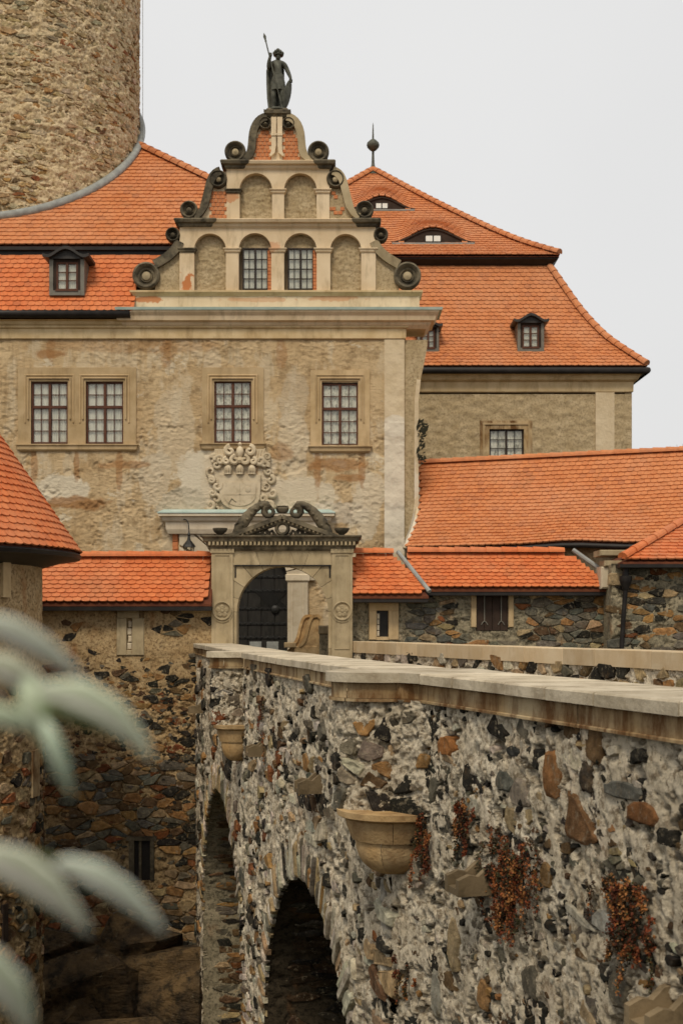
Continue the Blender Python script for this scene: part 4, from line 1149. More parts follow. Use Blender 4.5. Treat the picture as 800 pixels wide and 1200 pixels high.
# ================================================================== GATEWAY
GY = 39.0
gx_ = lambda x: sx(x, GY)
gz_ = lambda y: sz(y, GY)
gate = thing('stone_gateway', 'carved stone gateway arch with dolphins on its pediment at the end of the bridge', 'gateway', (gx_(331), GY + 0.5, 0))
for (a, b) in ((248, 273.5), (388.5, 413)):
    m = MB(); m.cbox(gx_(a), gx_(b), GY - 0.08, GY + 0.95, -0.1, gz_(645), 0.015)
    p = m.build('pilaster', M['sand_gate'], gate)
    # raised border round a sunk panel
    xa, xb, za, zb = gx_(a) + 0.09, gx_(b) - 0.09, gz_(700), gz_(650)
    m = MB(); e = 0.03; yy = GY - 0.105
    za = 0.9
    m.box(xa, xa + e, yy, GY - 0.085, za, zb).box(xb - e, xb, yy, GY - 0.085, za, zb).box(xa + e, xb - e, yy, GY - 0.085, zb - e, zb).box(xa + e, xb - e, yy, GY - 0.085, za, za + e)
    m.box(gx_(a) - 0.03, gx_(b) + 0.03, GY - 0.12, GY - 0.085, gz_(648), gz_(643))
    m.build('panel_border', M['sand_gate'], p)
    m = MB(); cx, cz = (gx_(a) + gx_(b)) / 2, gz_(716)
    m.lathe(cx, GY - 0.085, cz, [(0.30, 0.0), (0.30, -0.05), (0.27, -0.07), (0.235, -0.045), (0.22, -0.015), (0.02, -0.01)], 28, 'Y')
    for i in range(5):
        t = 2 * pi * i / 5 + 0.3
        m.lathe(cx + 0.12 * math.cos(t), GY - 0.10, cz + 0.12 * math.sin(t), [(0.085, 0.0), (0.075, -0.03), (0.03, -0.045), (0.001, -0.03)], 12, 'Y')
    m.lathe(cx, GY - 0.10, cz, [(0.06, 0.0), (0.05, -0.05), (0.001, -0.07)], 10, 'Y')
    m.build('rosette', M['sand_gate'], p, True, 40)
    m = MB(); m.lathe(cx, GY - 0.083, cz - 0.02, [(0.33, 0.0), (0.33, -0.03), (0.29, -0.03), (0.29, 0.0)], 20, 'Y', pi * 1.08, pi * 1.92); m.build('crescent', M['sand_gate'], p, True, 40)
ac, az, ar = gx_(331), gz_(717), 53.5 * GY / F
xl, xr_ = gx_(273.5), gx_(388.5); zt = gz_(663)
nv = 11
def outer(t):
    c, s = math.cos(t), math.sin(t)
    k = min(((xr_ - ac) / c) if c > 1e-6 else 1e9, ((xl - ac) / c) if c < -1e-6 else 1e9, ((zt - az) / s) if s > 1e-6 else 1e9)
    return (ac + c * k, az + s * k)
tc1, tc2 = math.atan2(zt - az, xr_ - ac), math.atan2(zt - az, xl - ac)
for i in range(nv):
    t0, t1 = pi * i / nv, pi * (i + 1) / nv
    e = 0.004
    inn = [(ac + ar * math.cos(t), az + ar * math.sin(t)) for t in (t0 + e, (t0 + t1) / 2, t1 - e)]
    out_ = [outer(t0 + e)] + [outer(t) for t in (tc1, tc2) if t0 < t < t1] + [outer(t1 - e)]
    m = MB(); m.prism(inn + list(reversed(out_)), GY + rs.random() * 0.008, GY + 0.75); m.build('voussoir', M['sand_gate'], gate)
for sgn in (-1, 1):
    for (z0, z1) in ((-0.1, 0.9), (0.905, az - 0.004)):
        a, b = (xl, ac - ar) if sgn < 0 else (ac + ar, xr_)
        m = MB(); m.cbox(a, b, GY + 0.005, GY + 0.75, z0, z1, 0.012); m.build('jamb_block', M['sand_gate'], gate)
cuts = [273.5, 303, 318, 344, 359, 388.5]
for i, (a, b) in enumerate(zip(cuts, cuts[1:])):
    k = [0, -4, 4, -4, 4, 0]; z0, z1 = gz_(662.5), gz_(644)
    m = MB(); m.prism([(gx_(a - k[i] * 0.5) + 0.004, z0), (gx_(b - k[i + 1] * 0.5) - 0.004, z0), (gx_(b + k[i + 1]) - 0.004, z1), (gx_(a + k[i]) + 0.004, z1)], GY - 0.03 + rs.random() * 0.008, GY + 0.8); m.build('lintel_block', M['sand_gate'], gate)
m = MB()
for xx in (275, 385.5): m.box(gx_(xx), gx_(xx + 1.8), GY - 0.012, GY + 0.05, gz_(677), gz_(664))
m.box(gx_(275), gx_(387.5), GY - 0.06, GY - 0.02, gz_(663.6), gz_(662)); m.build('iron_tie', M['gutter'], gate)
m = MB(); m.molding(gx_(246), gx_(413.5), GY - 0.08, GY + 1.0, [(gz_(645.5), 0.0), (gz_(643), 0.05), (gz_(641), 0.06), (gz_(640.5), 0.09), (gz_(636), 0.10), (gz_(635), 0.17), (gz_(631.5), 0.20), (gz_(629.5), 0.26), (gz_(628), 0.26)])
cor = m.build('cornice', M['sand_soot'], gate)
x = gx_(245)
while x < gx_(414):
    MB().cbox(x, x + 0.07, GY - 0.25, GY - 0.17, gz_(639.5), gz_(635.3), 0.008).build('dentil', M['sand_gate'], cor); x += 0.125
ap, pl_, pr_ = (331, 606), (266, 630), (396, 630)
for s, q in ((-1, pl_), (1, pr_)):
    m = MB()
    a = (gx_(ap[0]), gz_(ap[1])); b_ = (gx_(q[0]), gz_(q[1]))
    m.band([a, b_] if s > 0 else [b_, a], 0.13, GY - 0.28, GY + 0.3)
    m.band([(a[0], a[1] - 0.13), (b_[0] - s * 0.25, b_[1] - 0.02)] if s > 0 else [(b_[0] - s * 0.25, b_[1] - 0.02), (a[0], a[1] - 0.13)], 0.10, GY - 0.18, GY + 0.3)
    rk = m.build('raking_cornice', M['sand_soot'], gate)
    for i in range(13):
        t = (i + 0.6) / 13.5
        xx, zz = a[0] + (b_[0] - a[0]) * t, a[1] + (b_[1] - a[1]) * t - 0.085
        MB().box(xx - 0.03, xx + 0.03, GY - 0.24, GY - 0.18, zz - 0.04, zz + 0.03).build('dentil', M['sand_gate'], rk)
m = MB(); cx, cz = gx_(331), gz_(619.5)
m.lathe(cx, GY, cz, [(0.12, -0.12), (0.15, -0.17), (0.20, -0.17), (0.23, -0.10), (0.23, 0.1), (0.12, 0.1), (0.12, -0.12)], 26, 'Y'); m.build('ring', M['sand_soot'], gate, True, 40)
for s in (-1, 1):
    m = MB(); pts = []
    for i in range(24):
        t = i / 23; r = 0.13 * (1 - t * 0.75); a = t * 2.2 * 2 * pi
        pts.append((cx + s * (0.52 + r * math.cos(a + pi)), GY - 0.03, gz_(624) + r * math.sin(a + pi)))
    m.tube([(cx + s * 0.22, GY - 0.03, gz_(627)), (cx + s * 0.32, GY - 0.03, gz_(622))] + pts, [0.045] * 10 + [0.035] * 16, 8)
    m.tube([(cx + s * 0.62, GY - 0.03, gz_(627)), (cx + s * 0.8, GY - 0.04, gz_(625)), (cx + s * 1.02, GY - 0.03, gz_(628))], [0.05, 0.06, 0.02], 8)
    m.build('leaf_scroll', M['sand_soot'], gate, True, 50)
    # dolphin lying on the slope, tail curled at the top
    m = MB()
    body = bez((cx + s * 1.50, GY - 0.02, gz_(629)), (cx + s * 1.15, GY - 0.02, gz_(612)), (cx + s * 0.85, GY - 0.02, gz_(586)), (cx + s * 0.36, GY - 0.02, gz_(592)), 16)
    curl = []
    for i in range(1, 18):
        t = i / 17; r = 0.20 * (1 - 0.7 * t); a = pi * 0.55 + t * 1.35 * 2 * pi
        curl.append((cx + s * (0.40 - r * math.cos(a) * 1.0), GY - 0.02, gz_(592) - 0.19 + r * math.sin(a)))
    pts = body + curl
    rad = [0.05, 0.10, 0.14, 0.165, 0.175, 0.175, 0.17, 0.16, 0.15, 0.14, 0.13, 0.12, 0.115, 0.11, 0.105, 0.10, 0.095] + [0.09 - 0.004 * i for i in range(17)]
    rad = [r * (1.0 + (0.07 if i % 2 else -0.03)) for i, r in enumerate(rad)]
    m.tube(pts, rad, 10)
    for i in range(6):      # fins and jaw
        p = body[2 + i * 2]
        m.lathe(p[0] - s * 0.05, GY - 0.12, p[2] - 0.02, [(0.06, 0.0), (0.05, -0.06), (0.001, -0.09)], 8, 'Y')
    m.tube([(cx + s * 1.5, GY - 0.05, gz_(629)), (cx + s * 1.62, GY - 0.05, gz_(631)), (cx + s * 1.75, GY - 0.05, gz_(626))], [0.06, 0.05, 0.015], 8)
    m.tube([(cx + s * 1.2, GY - 0.1, gz_(618)), (cx + s * 1.35, GY - 0.16, gz_(612)), (cx + s * 1.45, GY - 0.16, gz_(616))], [0.05, 0.05, 0.015], 8)
    m.build('dolphin', M['sand_soot'], gate, True, 55)
    m = MB(); ux = gx_(258) if s < 0 else gx_(400.5)
    m.lathe(ux, GY + 0.0, gz_(629), [(0.10, 0.0), (0.12, 0.03), (0.07, 0.06), (0.18, 0.14), (0.225, 0.22), (0.225, 0.26), (0.17, 0.25), (0.05, 0.2)], 20); m.build('urn', M['sand_soot'], gate, True, 40)
m = MB(); m.lathe(cx, GY - 0.02, gz_(601), [(0.14, 0.0), (0.18, 0.05), (0.20, 0.12), (0.17, 0.16), (0.19, 0.2), (0.05, 0.2)], 12)
for i in range(5): m.lathe(cx - 0.16 + 0.08 * i, GY - 0.12, gz_(596.5), [(0.035, -0.0), (0.045, 0.03), (0.02, 0.08), (0.001, 0.1)], 8)
m.build('crown', M['sand_soot'], gate, True, 40)

# ================================================================== PALACE
FY = 46.0
fx = lambda x: sx(x, FY)
fz = lambda y: sz(y, FY)
pal = thing('castle_palace', 'castle palace with stepped scroll gable, weathered tan plaster and red mansard roof', 'palace', (fx(250), FY + 4, -0.1))
WINS = ((37, 80, 447, 520), (101, 145, 447, 520), (251, 294.5, 446, 519), (377, 419.5, 449, 522))
DOOR = (290, 681, 47)      # arch centre and radius of the inner doorway
wr = [(fx(a), fx(b), fz(d), fz(c)) for a, b, c, d in WINS]
def f_hole(u, v):
    r = False
    for a, b, c, d in wr: r = r | ((u > a) & (u < b) & (v > c) & (v < d))
    dr = DOOR[2] * FY / F
    r = r | ((abs(u - fx(DOOR[0])) < dr) & (v < fz(DOOR[1]))) | ((u - fx(DOOR[0])) ** 2 + (v - fz(DOOR[1])) ** 2 < dr * dr)
    return r
def f_h(u, v):
    wy = v + 0.15 * fbm(u * 0.8, v * 0.8, 4.4, 2)
    k = np.clip(0.75 + 0.9 * fbm(u * 0.35, v * 0.45, 9.1, 3), 0.25, 1.25)
    a = k * fbm(u * 4.5, wy * 8.0, 2.2, 6, 0.68) * 0.023 + fbm(u * 0.7, v * 0.7, 5.0, 3) * 0.02
    ridg = k * 0.014 * (1 - np.abs(fbm(u * 3.0 + 3, wy * 6.5, 8.0, 4, 0.6))) ** 3
    sm = np.zeros_like(u)
    for (x, y, rx_, ry_) in ((235, 560, 32, 36), (280, 560, 42, 45), (345, 575, 40, 22)):
        sm = np.maximum(sm, np.clip(1.5 - 1.5 * np.sqrt(((u - fx(x)) / (rx_ * FY / F)) ** 2 + ((v - fz(y)) / (ry_ * FY / F)) ** 2) + 0.5 * fbm(u, v, 1.0, 3), 0, 1))
    ch = 0.05 * np.clip(fbm(u * 1.3 + 40, v * 1.3, 3.0, 5, 0.6) - 0.35, 0, 0.2) * 5 * (v < fz(500))
    return (a + ridg) * (1 - 0.8 * sm) + 0.015 * sm - ch * (1 - sm)
sheet('wall', lambda u, v, d: (u, FY - d, v + 0 * u), np.arange(fx(-190), fx(452), 0.036), np.arange(-0.1, fz(397), 0.036), f_h, M['facade'], pal, f_hole)
m = MB()
m.box(fx(-190), fx(470), FY + 0.55, FY + 8, -0.1, fz(372)).box(fx(-190), fx(37) - 0.01, FY + 0.06, FY + 0.54, 3, fz(395))
m.build('wall_core', M['plaster_rough'], pal)
for (a, b, c, d) in wr:
    m = MB(); m.box(a, a - 0.02, FY + 0.0, FY + 0.5, c, d).box(b, b + 0.02, FY, FY + 0.5, c, d).box(a, b, FY, FY + 0.5, d, d + 0.02).box(a, b, FY, FY + 0.5, c - 0.02, c).box(a, b, FY + 0.5, FY + 0.52, c, d)
    m.build('reveal', M['interior'], pal)
# corner strip, curved buttress beside it
def strip_h(u, v): return 0.012 * fbm(u * 2.5, v * 2.5, 1.0, 4) + 0.02 * np.clip(fbm(u * 1.1, v * 1.1, 7.0, 4) * 3, -1, 1) * (v < fz(495))
sheet('corner_strip', lambda u, v, d: (u, FY - 0.07 - d, v + 0 * u), np.arange(fx(450), fx(474), 0.03), np.arange(2.0, fz(398), 0.03), strip_h, M['peel'], pal)
MB().box(fx(450.2), fx(473.2), FY - 0.05, FY + 0.5, -0.1, fz(398)).build('corner_strip_core', M['peel'], pal)
outl = [(473, 398), (501, 398), (500, 408), (497, 425), (492.5, 445), (490, 470), (490, 590), (488, 605), (484, 620), (479, 633), (472, 645), (472, 690)]
m = MB(); m.prism([(fx(x), fz(y)) for x, y in outl] + [(fx(468), fz(690)), (fx(468), fz(398))], FY + 0.05, FY + 1.6); m.build('buttress', M['plaster_rough'], pal)
edge = [(fx(x), fz(y)) for x, y in outl[4:-1]]
m = MB(); m.band([(x - 0.07, z) for x, z in edge], 0.15, FY - 0.02, FY + 0.3); m.build('buttress_edge', M['peel'], pal)

for i, (x0, x1, y0, y1) in enumerate(WINS):
    a, b, c, d = wr[i]
    window(pal, a, b, c, d, FY + 0.045, 4, (2, 3), 0.41, 'wood' if i != 3 else 'wood', 'curtain' if i < 2 else 'lace')
def surround(x0, x1, y0, y1, wins, ysill):
    """dressed stone surround with stepped fascias and a sill"""
    m = MB(); prev = x0
    for (a, b) in wins:
        m.box(fx(prev), fx(a) - 0.002, FY - 0.05, FY + 0.3, fz(y1), fz(y0)); prev = b
        m.box(fx(a) - 0.002, fx(b) + 0.002, FY - 0.05, FY + 0.3, fz(447 if True else y0) + 0.0, fz(y0))
    m.box(fx(prev) + 0.002, fx(x1), FY - 0.05, FY + 0.3, fz(y1), fz(y0))
    s = m.build('window_surround', M['sand'], pal)
    for (a, b) in wins:
        for k, (o_, pr) in enumerate(((7.5, 0.085), (4.0, 0.11))):
            mm = MB(); t = 0.055; yt = 447 - o_ * 1.05; yb = 496 - k * 4
            mm.cbox(fx(a - o_), fx(a - o_) + t, FY - pr, FY - 0.045, fz(yb), fz(yt), 0.015).cbox(fx(b + o_) - t, fx(b + o_), FY - pr, FY - 0.045, fz(yb), fz(yt), 0.015)
            mm.cbox(fx(a - o_) + t, fx(b + o_) - t, FY - pr, FY - 0.045, fz(yt) - t, fz(yt), 0.015)
            mm.build('fascia', M['sand'], s)
    m = MB(); m.molding(fx(x0 + 2), fx(x1 - 2), FY - 0.03, FY + 0.2, [(fz(ysill + 8), 0.0), (fz(ysill + 6), 0.08), (fz(ysill + 2), 0.10), (fz(ysill + 1), 0.15), (fz(ysill), 0.15)])
    m.build('sill', M['sand'], s)
surround(22, 160, 431, 521, ((37, 80), (101, 145)), 521)
surround(237, 309, 431, 520, ((251, 294.5),), 520)
surround(364, 433, 434, 523, ((377, 419.5),), 523)

# main cornice
m = MB(); m.molding(fx(-190), fx(474), FY - 0.05, FY + 1.0, [(fz(398), 0.0), (fz(397), 0.04), (fz(386), 0.05), (fz(385), 0.12), (fz(383), 0.13)])
m.build('cornice_band', M['plaster_band'], pal)
m = MB(); m.molding(fx(150), fx(498), FY - 0.05, FY + 1.2, [(fz(386), 0.02), (fz(382), 0.16), (fz(379), 0.20), (fz(378), 0.32), (fz(373), 0.36), (fz(369), 0.46), (fz(366.5), 0.46)])
m.build('cornice', M['gable'], pal)
m = MB(); m.molding(fx(-190), fx(150), FY - 0.05, FY + 1.2, [(fz(385), 0.02), (fz(381), 0.16), (fz(378), 0.20), (fz(377), 0.32)])
m.build('cornice', M['plaster_band'], pal)
m = MB(); m.molding(fx(158), fx(497), FY + 0.05, FY + 1.0, [(fz(367.2), 0.60), (fz(364.2), 0.62), (fz(362.8), 0.42), (fz(361), 0.2)])
m.build('copper_flashing', M['copper'], pal)
MB().tube([(fx(-190), FY - 0.42, fz(371)), (fx(155), FY - 0.42, fz(371))], 0.15, 12).build('gutter', M['gutter'], pal, True)

# gable
GBY = FY + 0.0
m = MB(); m.box(fx(158), fx(491), GBY - 0.1, GBY + 0.8, fz(363), fz(347)); gab = m.build('gable', M['gable'], pal)
m = MB(); m.molding(fx(158), fx(490), GBY - 0.1, GBY + 0.85, [(fz(348), 0.02), (fz(346), 0.07), (fz(344), 0.14), (fz(342), 0.14)]); m.build('gable_string', M['plaster_band'], gab)
def arcade(x_edges, ops, y0, y1, ysp, yf, yb, name):
    """pilasters between round-headed niches; ops are (centre, half width) in columns of the photograph's grid"""
    m = MB()
    prev = x_edges[0]
    for (c, h) in ops:
        m.box(fx(prev), fx(c - h), yf, yb, fz(y1), fz(y0)); prev = c + h
        spandrel(m, fx(c), fz(ysp), h * FY / F, fz(y0), yf, yb)
    m.box(fx(prev), fx(x_edges[1]), yf, yb, fz(y1), fz(y0))
    m.box(fx(x_edges[0]), fx(x_edges[1]), yb + 0.32, yb + 0.6, fz(y1), fz(y0))
    return m.build(name, M['gable'], gab)
def capital(x0, x1, y, yf, mat='gable'):
    m = MB(); m.molding(fx(x0), fx(x1), yf, yf + 0.2, [(fz(y + 4), 0.0), (fz(y + 3), 0.05), (fz(y + 1), 0.06), (fz(y), 0.10), (fz(y - 1), 0.10)]); m.build('capital', M[mat], gab)
T1 = ((246.5, 18.5), (299, 19), (352, 19), (405, 18))
arcade((211, 440), T1, 268, 342, 293, GBY - 0.1, GBY + 0.15, 'gable_tier')
T2 = ((300, 19), (352, 19))
arcade((266, 386), T2, 201, 258, 223, GBY - 0.1, GBY + 0.15, 'gable_tier')
def niche(c, h, y0, y1):
    sheet('niche', lambda u, v, d: (u, GBY + 0.17 - d, v + 0 * u), np.arange(fx(c - h) - 0.03, fx(c + h) + 0.04, 0.035), np.arange(fz(y1), fz(y0), 0.035), lambda u, v: 0.03 * fbm(u * 5, v * 7, 3.3, 4, 0.6), M['plaster_rough'], gab)
for (c, h) in (T1[0], T1[3]): niche(c, h, 270, 342)
for (c, h) in T2: niche(c, h, 203, 258)
for (c, h) in T1[1:3]: niche(c, h, 270, 290)
for (a, b) in ((212, 227.8), (265.2, 279.8), (318.2, 332.8), (371.2, 386.8), (423.2, 439)): capital(a, b, 293, GBY - 0.1, 'sand_soot' if a < 220 else 'gable')
for (a, b) in ((267, 280.8), (319.2, 332.8), (371.2, 385)): capital(a, b, 224, GBY - 0.1, 'sand_soot' if a < 270 else 'gable')
for (c, h) in T1[1:3]:
    x0, x1 = fx(c - h) + 0.06, fx(c + h) - 0.06
    window(pal, x0 + 0.06, x1 - 0.06, fz(339), fz(290), GBY + 0.06, 4, (4,), None, 'wood_dark', 'curtain', bar=0.05)
    m = MB()
    for i in range(12):
        z0 = fz(342) + i * 0.125
        m.box(x1 - 0.07, x1 + 0.06, GBY + 0.0, GBY + 0.1, z0, z0 + 0.11)
    m.build('brick_jamb', M['brick'], gab)
def gcorn(x0, x1, y, dark=0.0, h=10):
    m = MB(); m.molding(fx(x0), fx(x1), GBY - 0.1, GBY + 0.8, [(fz(y + h), 0.0), (fz(y + h * 0.75), 0.08), (fz(y + h * 0.5), 0.10), (fz(y + h * 0.4), 0.2), (fz(y + h * 0.1), 0.24), (fz(y), 0.2)])
    o = m.build('gable_cornice', M['gable'], gab)
    for (a, b) in ((x0, x0 + (x1 - x0) * 0.15), (x1 - (x1 - x0) * 0.08, x1)):
        mm = MB(); mm.molding(fx(a), fx(b), GBY - 0.105, GBY + 0.5, [(fz(y + h * 0.95), 0.0), (fz(y + h * 0.75), 0.09), (fz(y + h * 0.5), 0.11), (fz(y + h * 0.4), 0.21), (fz(y + h * 0.1), 0.25), (fz(y - 0.6), 0.21)]); mm.build('cornice_end', M['sand_soot'], o)
    return o
gcorn(213, 438, 259)
gcorn(267, 385, 191)
AX = 324.5
def volute(x, y, r, mat='sand_soot', yb=0.25, eye='sand_gate'):
    m = MB(); R_ = r * FY / F
    m.lathe(fx(x), GBY, fz(y), [(R_ * 0.92, yb), (R_, 0.0), (R_, -0.14), (R_ * 0.86, -0.2), (R_ * 0.72, -0.14), (R_ * 0.62, -0.05), (R_ * 0.5, -0.05), (R_ * 0.46, -0.12), (R_ * 0.40, -0.05), (0.01, -0.02)], 28, 'Y')
    o = m.build('volute', M[mat], gab, True, 40)
    mm = MB(); mm.lathe(fx(x), GBY, fz(y), [(R_ * 0.36, 0.0), (R_ * 0.30, -0.10), (0.005, -0.16)], 16, 'Y'); mm.build('volute_eye', M[eye], o, True, 40)
def mir(pts, s): return pts if s < 0 else [(2 * AX - x, y) for x, y in pts]
def curve(pts, w, s, mat):
    q = [(fx(x), fz(y)) for x, y in mir(pts, s)]
    m = MB(); m.band(q, w, GBY - 0.16, GBY + 0.3); m.build('scroll_band', M[mat], gab, True, 40)
def panel(pts, s, mat, name):
    m = MB(); m.prism([(fx(x), fz(y)) for x, y in mir(pts, s)], GBY + 0.0, GBY + 0.3); return m.build(name, M[mat], gab)
for s in (-1, 1):
    k = lambda x: x if s < 0 else 2 * AX - x
    dark = 'sand_soot' if s < 0 else 'sand_gate'
    volute(k(172), 324, 16, 'sand_soot'); volute(k(203), 276, 8.5, 'sand_soot', eye='sand_soot')
    b1 = bez((182, 311), (192, 305), (205, 299), (211, 284), 10)
    curve(b1, 0.32, s, dark)
    panel([(182, 342)] + b1 + [(212, 342)], s, 'plaster_rough', 'scroll_panel')
    volute(k(222), 247, 10.5, 'sand_soot', eye='sand_soot'); volute(k(256), 211, 10.5, 'sand_soot')
    b2 = bez((228, 255), (240, 252), (241, 236), (245, 222), 8) + bez((245, 222), (247, 210), (252, 203), (259, 201.5), 6)[1:]
    curve(b2, [0.22] * 4 + [0.28] * (len(b2) - 8) + [0.30] * 4, s, dark)
    p = panel([(236, 258)] + b2[4:] + [(266, 201), (266, 258)], s, 'plaster_rough' if s > 0 else 'gable', 'scroll_panel')
    for r in range(7):
        for q in range(4):
            xa = 245.5 + q * 5.2 + (2.6 if r % 2 else 0); ya = 256 - r * 4.6
            if xa + 4.6 > 266 or (s > 0 and random.random() < 0.6): continue
            aa, bb = sorted((fx(k(xa)), fx(k(xa + 4.7))))
            MB().cbox(aa, bb, GBY - 0.03, GBY + 0.01, fz(ya), fz(ya - 4.0), 0.008).build('brick', M['brick'], p)
    volute(k(276), 179, 12.5, 'sand_soot'); volute(k(311), 146, 7.5, 'sand_soot', eye='sand_soot')
    b3 = bez((283, 189), (296, 188), (295, 172), (296, 163), 8) + bez((296, 163), (297, 148), (304, 139), (313, 138.5), 7)[1:]
    curve(b3, [0.20] * 3 + [0.28] * (len(b3) - 6) + [0.28] * 3, s, dark)
    p = panel([(290, 190)] + b3[3:] + [(319, 138), (319, 190)], s, 'gable', 'scroll_panel')
    for r in range(8):
        for q in range(4):
            xa = 297.5 + q * 5.2 + (2.6 if r % 2 else 0); ya = 188 - r * 4.4
            if xa + 4.6 > 318 or (r > 5 and q == 0): continue
            aa, bb = sorted((fx(k(xa)), fx(k(xa + 4.7))))
            MB().cbox(aa, bb, GBY - 0.03, GBY + 0.01, fz(ya), fz(ya - 3.9), 0.008).build('brick', M['brick'], p)
# central bracket under the statue
m = MB(); m.box(fx(318), fx(331), GBY - 0.02, GBY + 0.3, fz(190), fz(137)); br = m.build('bracket', M['gable'], gab)
for s in (-1, 1):
    m = MB(); q = [(AX + s * 3.5, 139), (AX + s * 3.6, 155), (AX + s * 3.4, 172), (AX + s * 4.5, 180), (AX + s * 7.5, 184)]
    m.band([(fx(x), fz(y)) for x, y in q], [0.19, 0.17, 0.16, 0.14, 0.06], GBY - 0.16, GBY + 0.02); m.build('bracket_leaf', M['gable'], br, True, 40)
    m = MB(); m.box(fx(AX + s * 3.5) - 0.1, fx(AX + s * 3.5) + 0.1, GBY - 0.19, GBY - 0.1, fz(161), fz(158)); m.build('bracket_knot', M['gable'], br)
m = MB(); m.molding(fx(313), fx(337), GBY - 0.1, GBY + 0.7, [(fz(138), 0.0), (fz(136), 0.04), (fz(135), 0.10), (fz(131), 0.12), (fz(130.5), 0.04), (fz(128), 0.0), (fz(127), -0.05)])
m.build('statue_plinth', M['sand_soot'], gab)
# body of the gable roof behind
m = MB(); m.prism([(fx(180), fz(345)), (fx(470), fz(345)), (fx(AX + 40), fz(215)), (fx(AX - 40), fz(215))], FY + 0.8, FY + 7); m.build('gable_roof', M['underlay'], pal)

# coat of arms above the inner doorway
cf = MB()
def sh(x, y): return (fx(x), fz(y))
shield = [sh(257, 557), sh(306, 557), sh(305, 580)] + [sh(281.5 + 23.5 * math.cos(a), 581 + 17.5 * math.sin(a)) for a in [pi * i / 14 for i in range(15)]] + [sh(258, 580)]
cf.prism(shield, FY - 0.16, FY + 0.05)
coat = cf.build('coat_of_arms', M['relief'], pal)
m = MB(); m.prism([(281 * 0 + p[0], p[1]) for p in [sh(262, 566), sh(301, 566), sh(300, 580)] + [sh(281.5 + 19 * math.cos(a), 580 + 13.5 * math.sin(a)) for a in [pi * i / 14 for i in range(15)]]], FY - 0.19, FY - 0.12); m.build('shield', M['relief'], coat)
m = MB(); m.box(fx(281), fx(282.2), FY - 0.2, FY - 0.17, fz(592), fz(567)).box(fx(263), fx(300), FY - 0.2, FY - 0.17, fz(580.6), fz(579.4))
m.lathe(fx(291), FY - 0.18, fz(574), [(0.12, 0.0), (0.1, -0.03), (0.001, -0.05)], 12, 'Y').tube([(fx(268), FY - 0.2, fz(590)), (fx(272), FY - 0.21, fz(584)), (fx(277), FY - 0.2, fz(588))], 0.03); m.build('shield_charge', M['relief'], coat, True, 40)
for x in (267.5, 281.5, 295.5):
    m = MB(); m.lathe(fx(x), FY - 0.12, fz(550), [(0.15, -0.2), (0.13, -0.12), (0.145, 0.0), (0.11, 0.09), (0.04, 0.16), (0.01, 0.22)], 12)
    for i in range(4): m.box(fx(x) - 0.11 + 0.065 * i, fx(x) - 0.085 + 0.065 * i, FY - 0.32, FY - 0.25, fz(553), fz(549))
    m.build('helmet', M['relief'], coat, True, 40)
def curl(m, x, y, r, turns, s, th, lift=0.1, ph=0.0):
    pts, rad = [], []
    for i in range(16):
        t = i / 15; rr = r * (1 - 0.8 * t); a = ph + s * t * turns * 2 * pi
        pts.append((fx(x) + rr * math.cos(a) * FY / F, FY - lift - 0.05 * t, fz(y) + rr * math.sin(a) * FY / F)); rad.append(th * (1 - 0.45 * t))
    m.tube(pts, rad, 7)
rr_ = random.Random(12)
for s in (-1, 1):
    m = MB()
    for (x, y, r) in ((249, 553, 5), (254, 545, 5), (247, 563, 5), (253, 570, 4.5), (247, 578, 5), (254, 585, 5), (248, 592, 6), (255, 596, 5), (259, 540, 5), (251, 536, 4)):
        xx = x if s < 0 else 563 - x
        curl(m, xx + rr_.gauss(0, 1), y, r * (0.8 + 0.6 * rr_.random()), 0.9 + rr_.random() * 0.7, s * (1 if rr_.random() < 0.6 else -1), 0.045 + 0.05 * rr_.random(), 0.03 + 0.12 * rr_.random(), rr_.random() * 6)
    m.build('mantling', M['relief'], coat, True, 60)
    m = MB()      # wings and horns above the helmets
    for (x, y, r, th) in ((270, 529, 6, 0.1), (276, 540, 5.5, 0.09), (266, 541, 4, 0.08)):
        xx = x if s < 0 else 563 - x
        curl(m, xx, y, r, 1.1, -s, th, 0.16, pi / 2)
    wg = [(262, 545), (250, 536), (252, 526), (260, 521), (267, 524), (269, 535)]
    m.prism([sh(x if s < 0 else 563 - x, y) for x, y in wg], FY - 0.1, FY + 0.03)
    for i in range(4):
        x0, y0 = 253 + i * 3.5, 527 + i * 0.5
        m.tube([(fx(x0 if s < 0 else 563 - x0), FY - 0.1, fz(y0)), (fx((x0 + 4) if s < 0 else 563 - x0 - 4), FY - 0.12, fz(y0 + 15))], 0.035, 6)
    m.build('crest', M['relief'], coat, True, 50)
m = MB(); m.lathe(fx(281.5), FY - 0.12, fz(540), [(0.10, -0.1), (0.14, 0.0), (0.08, 0.12), (0.15, 0.3), (0.12, 0.42), (0.05, 0.5), (0.10, 0.58), (0.01, 0.66)], 14); m.build('crest', M['relief'], coat, True, 40)

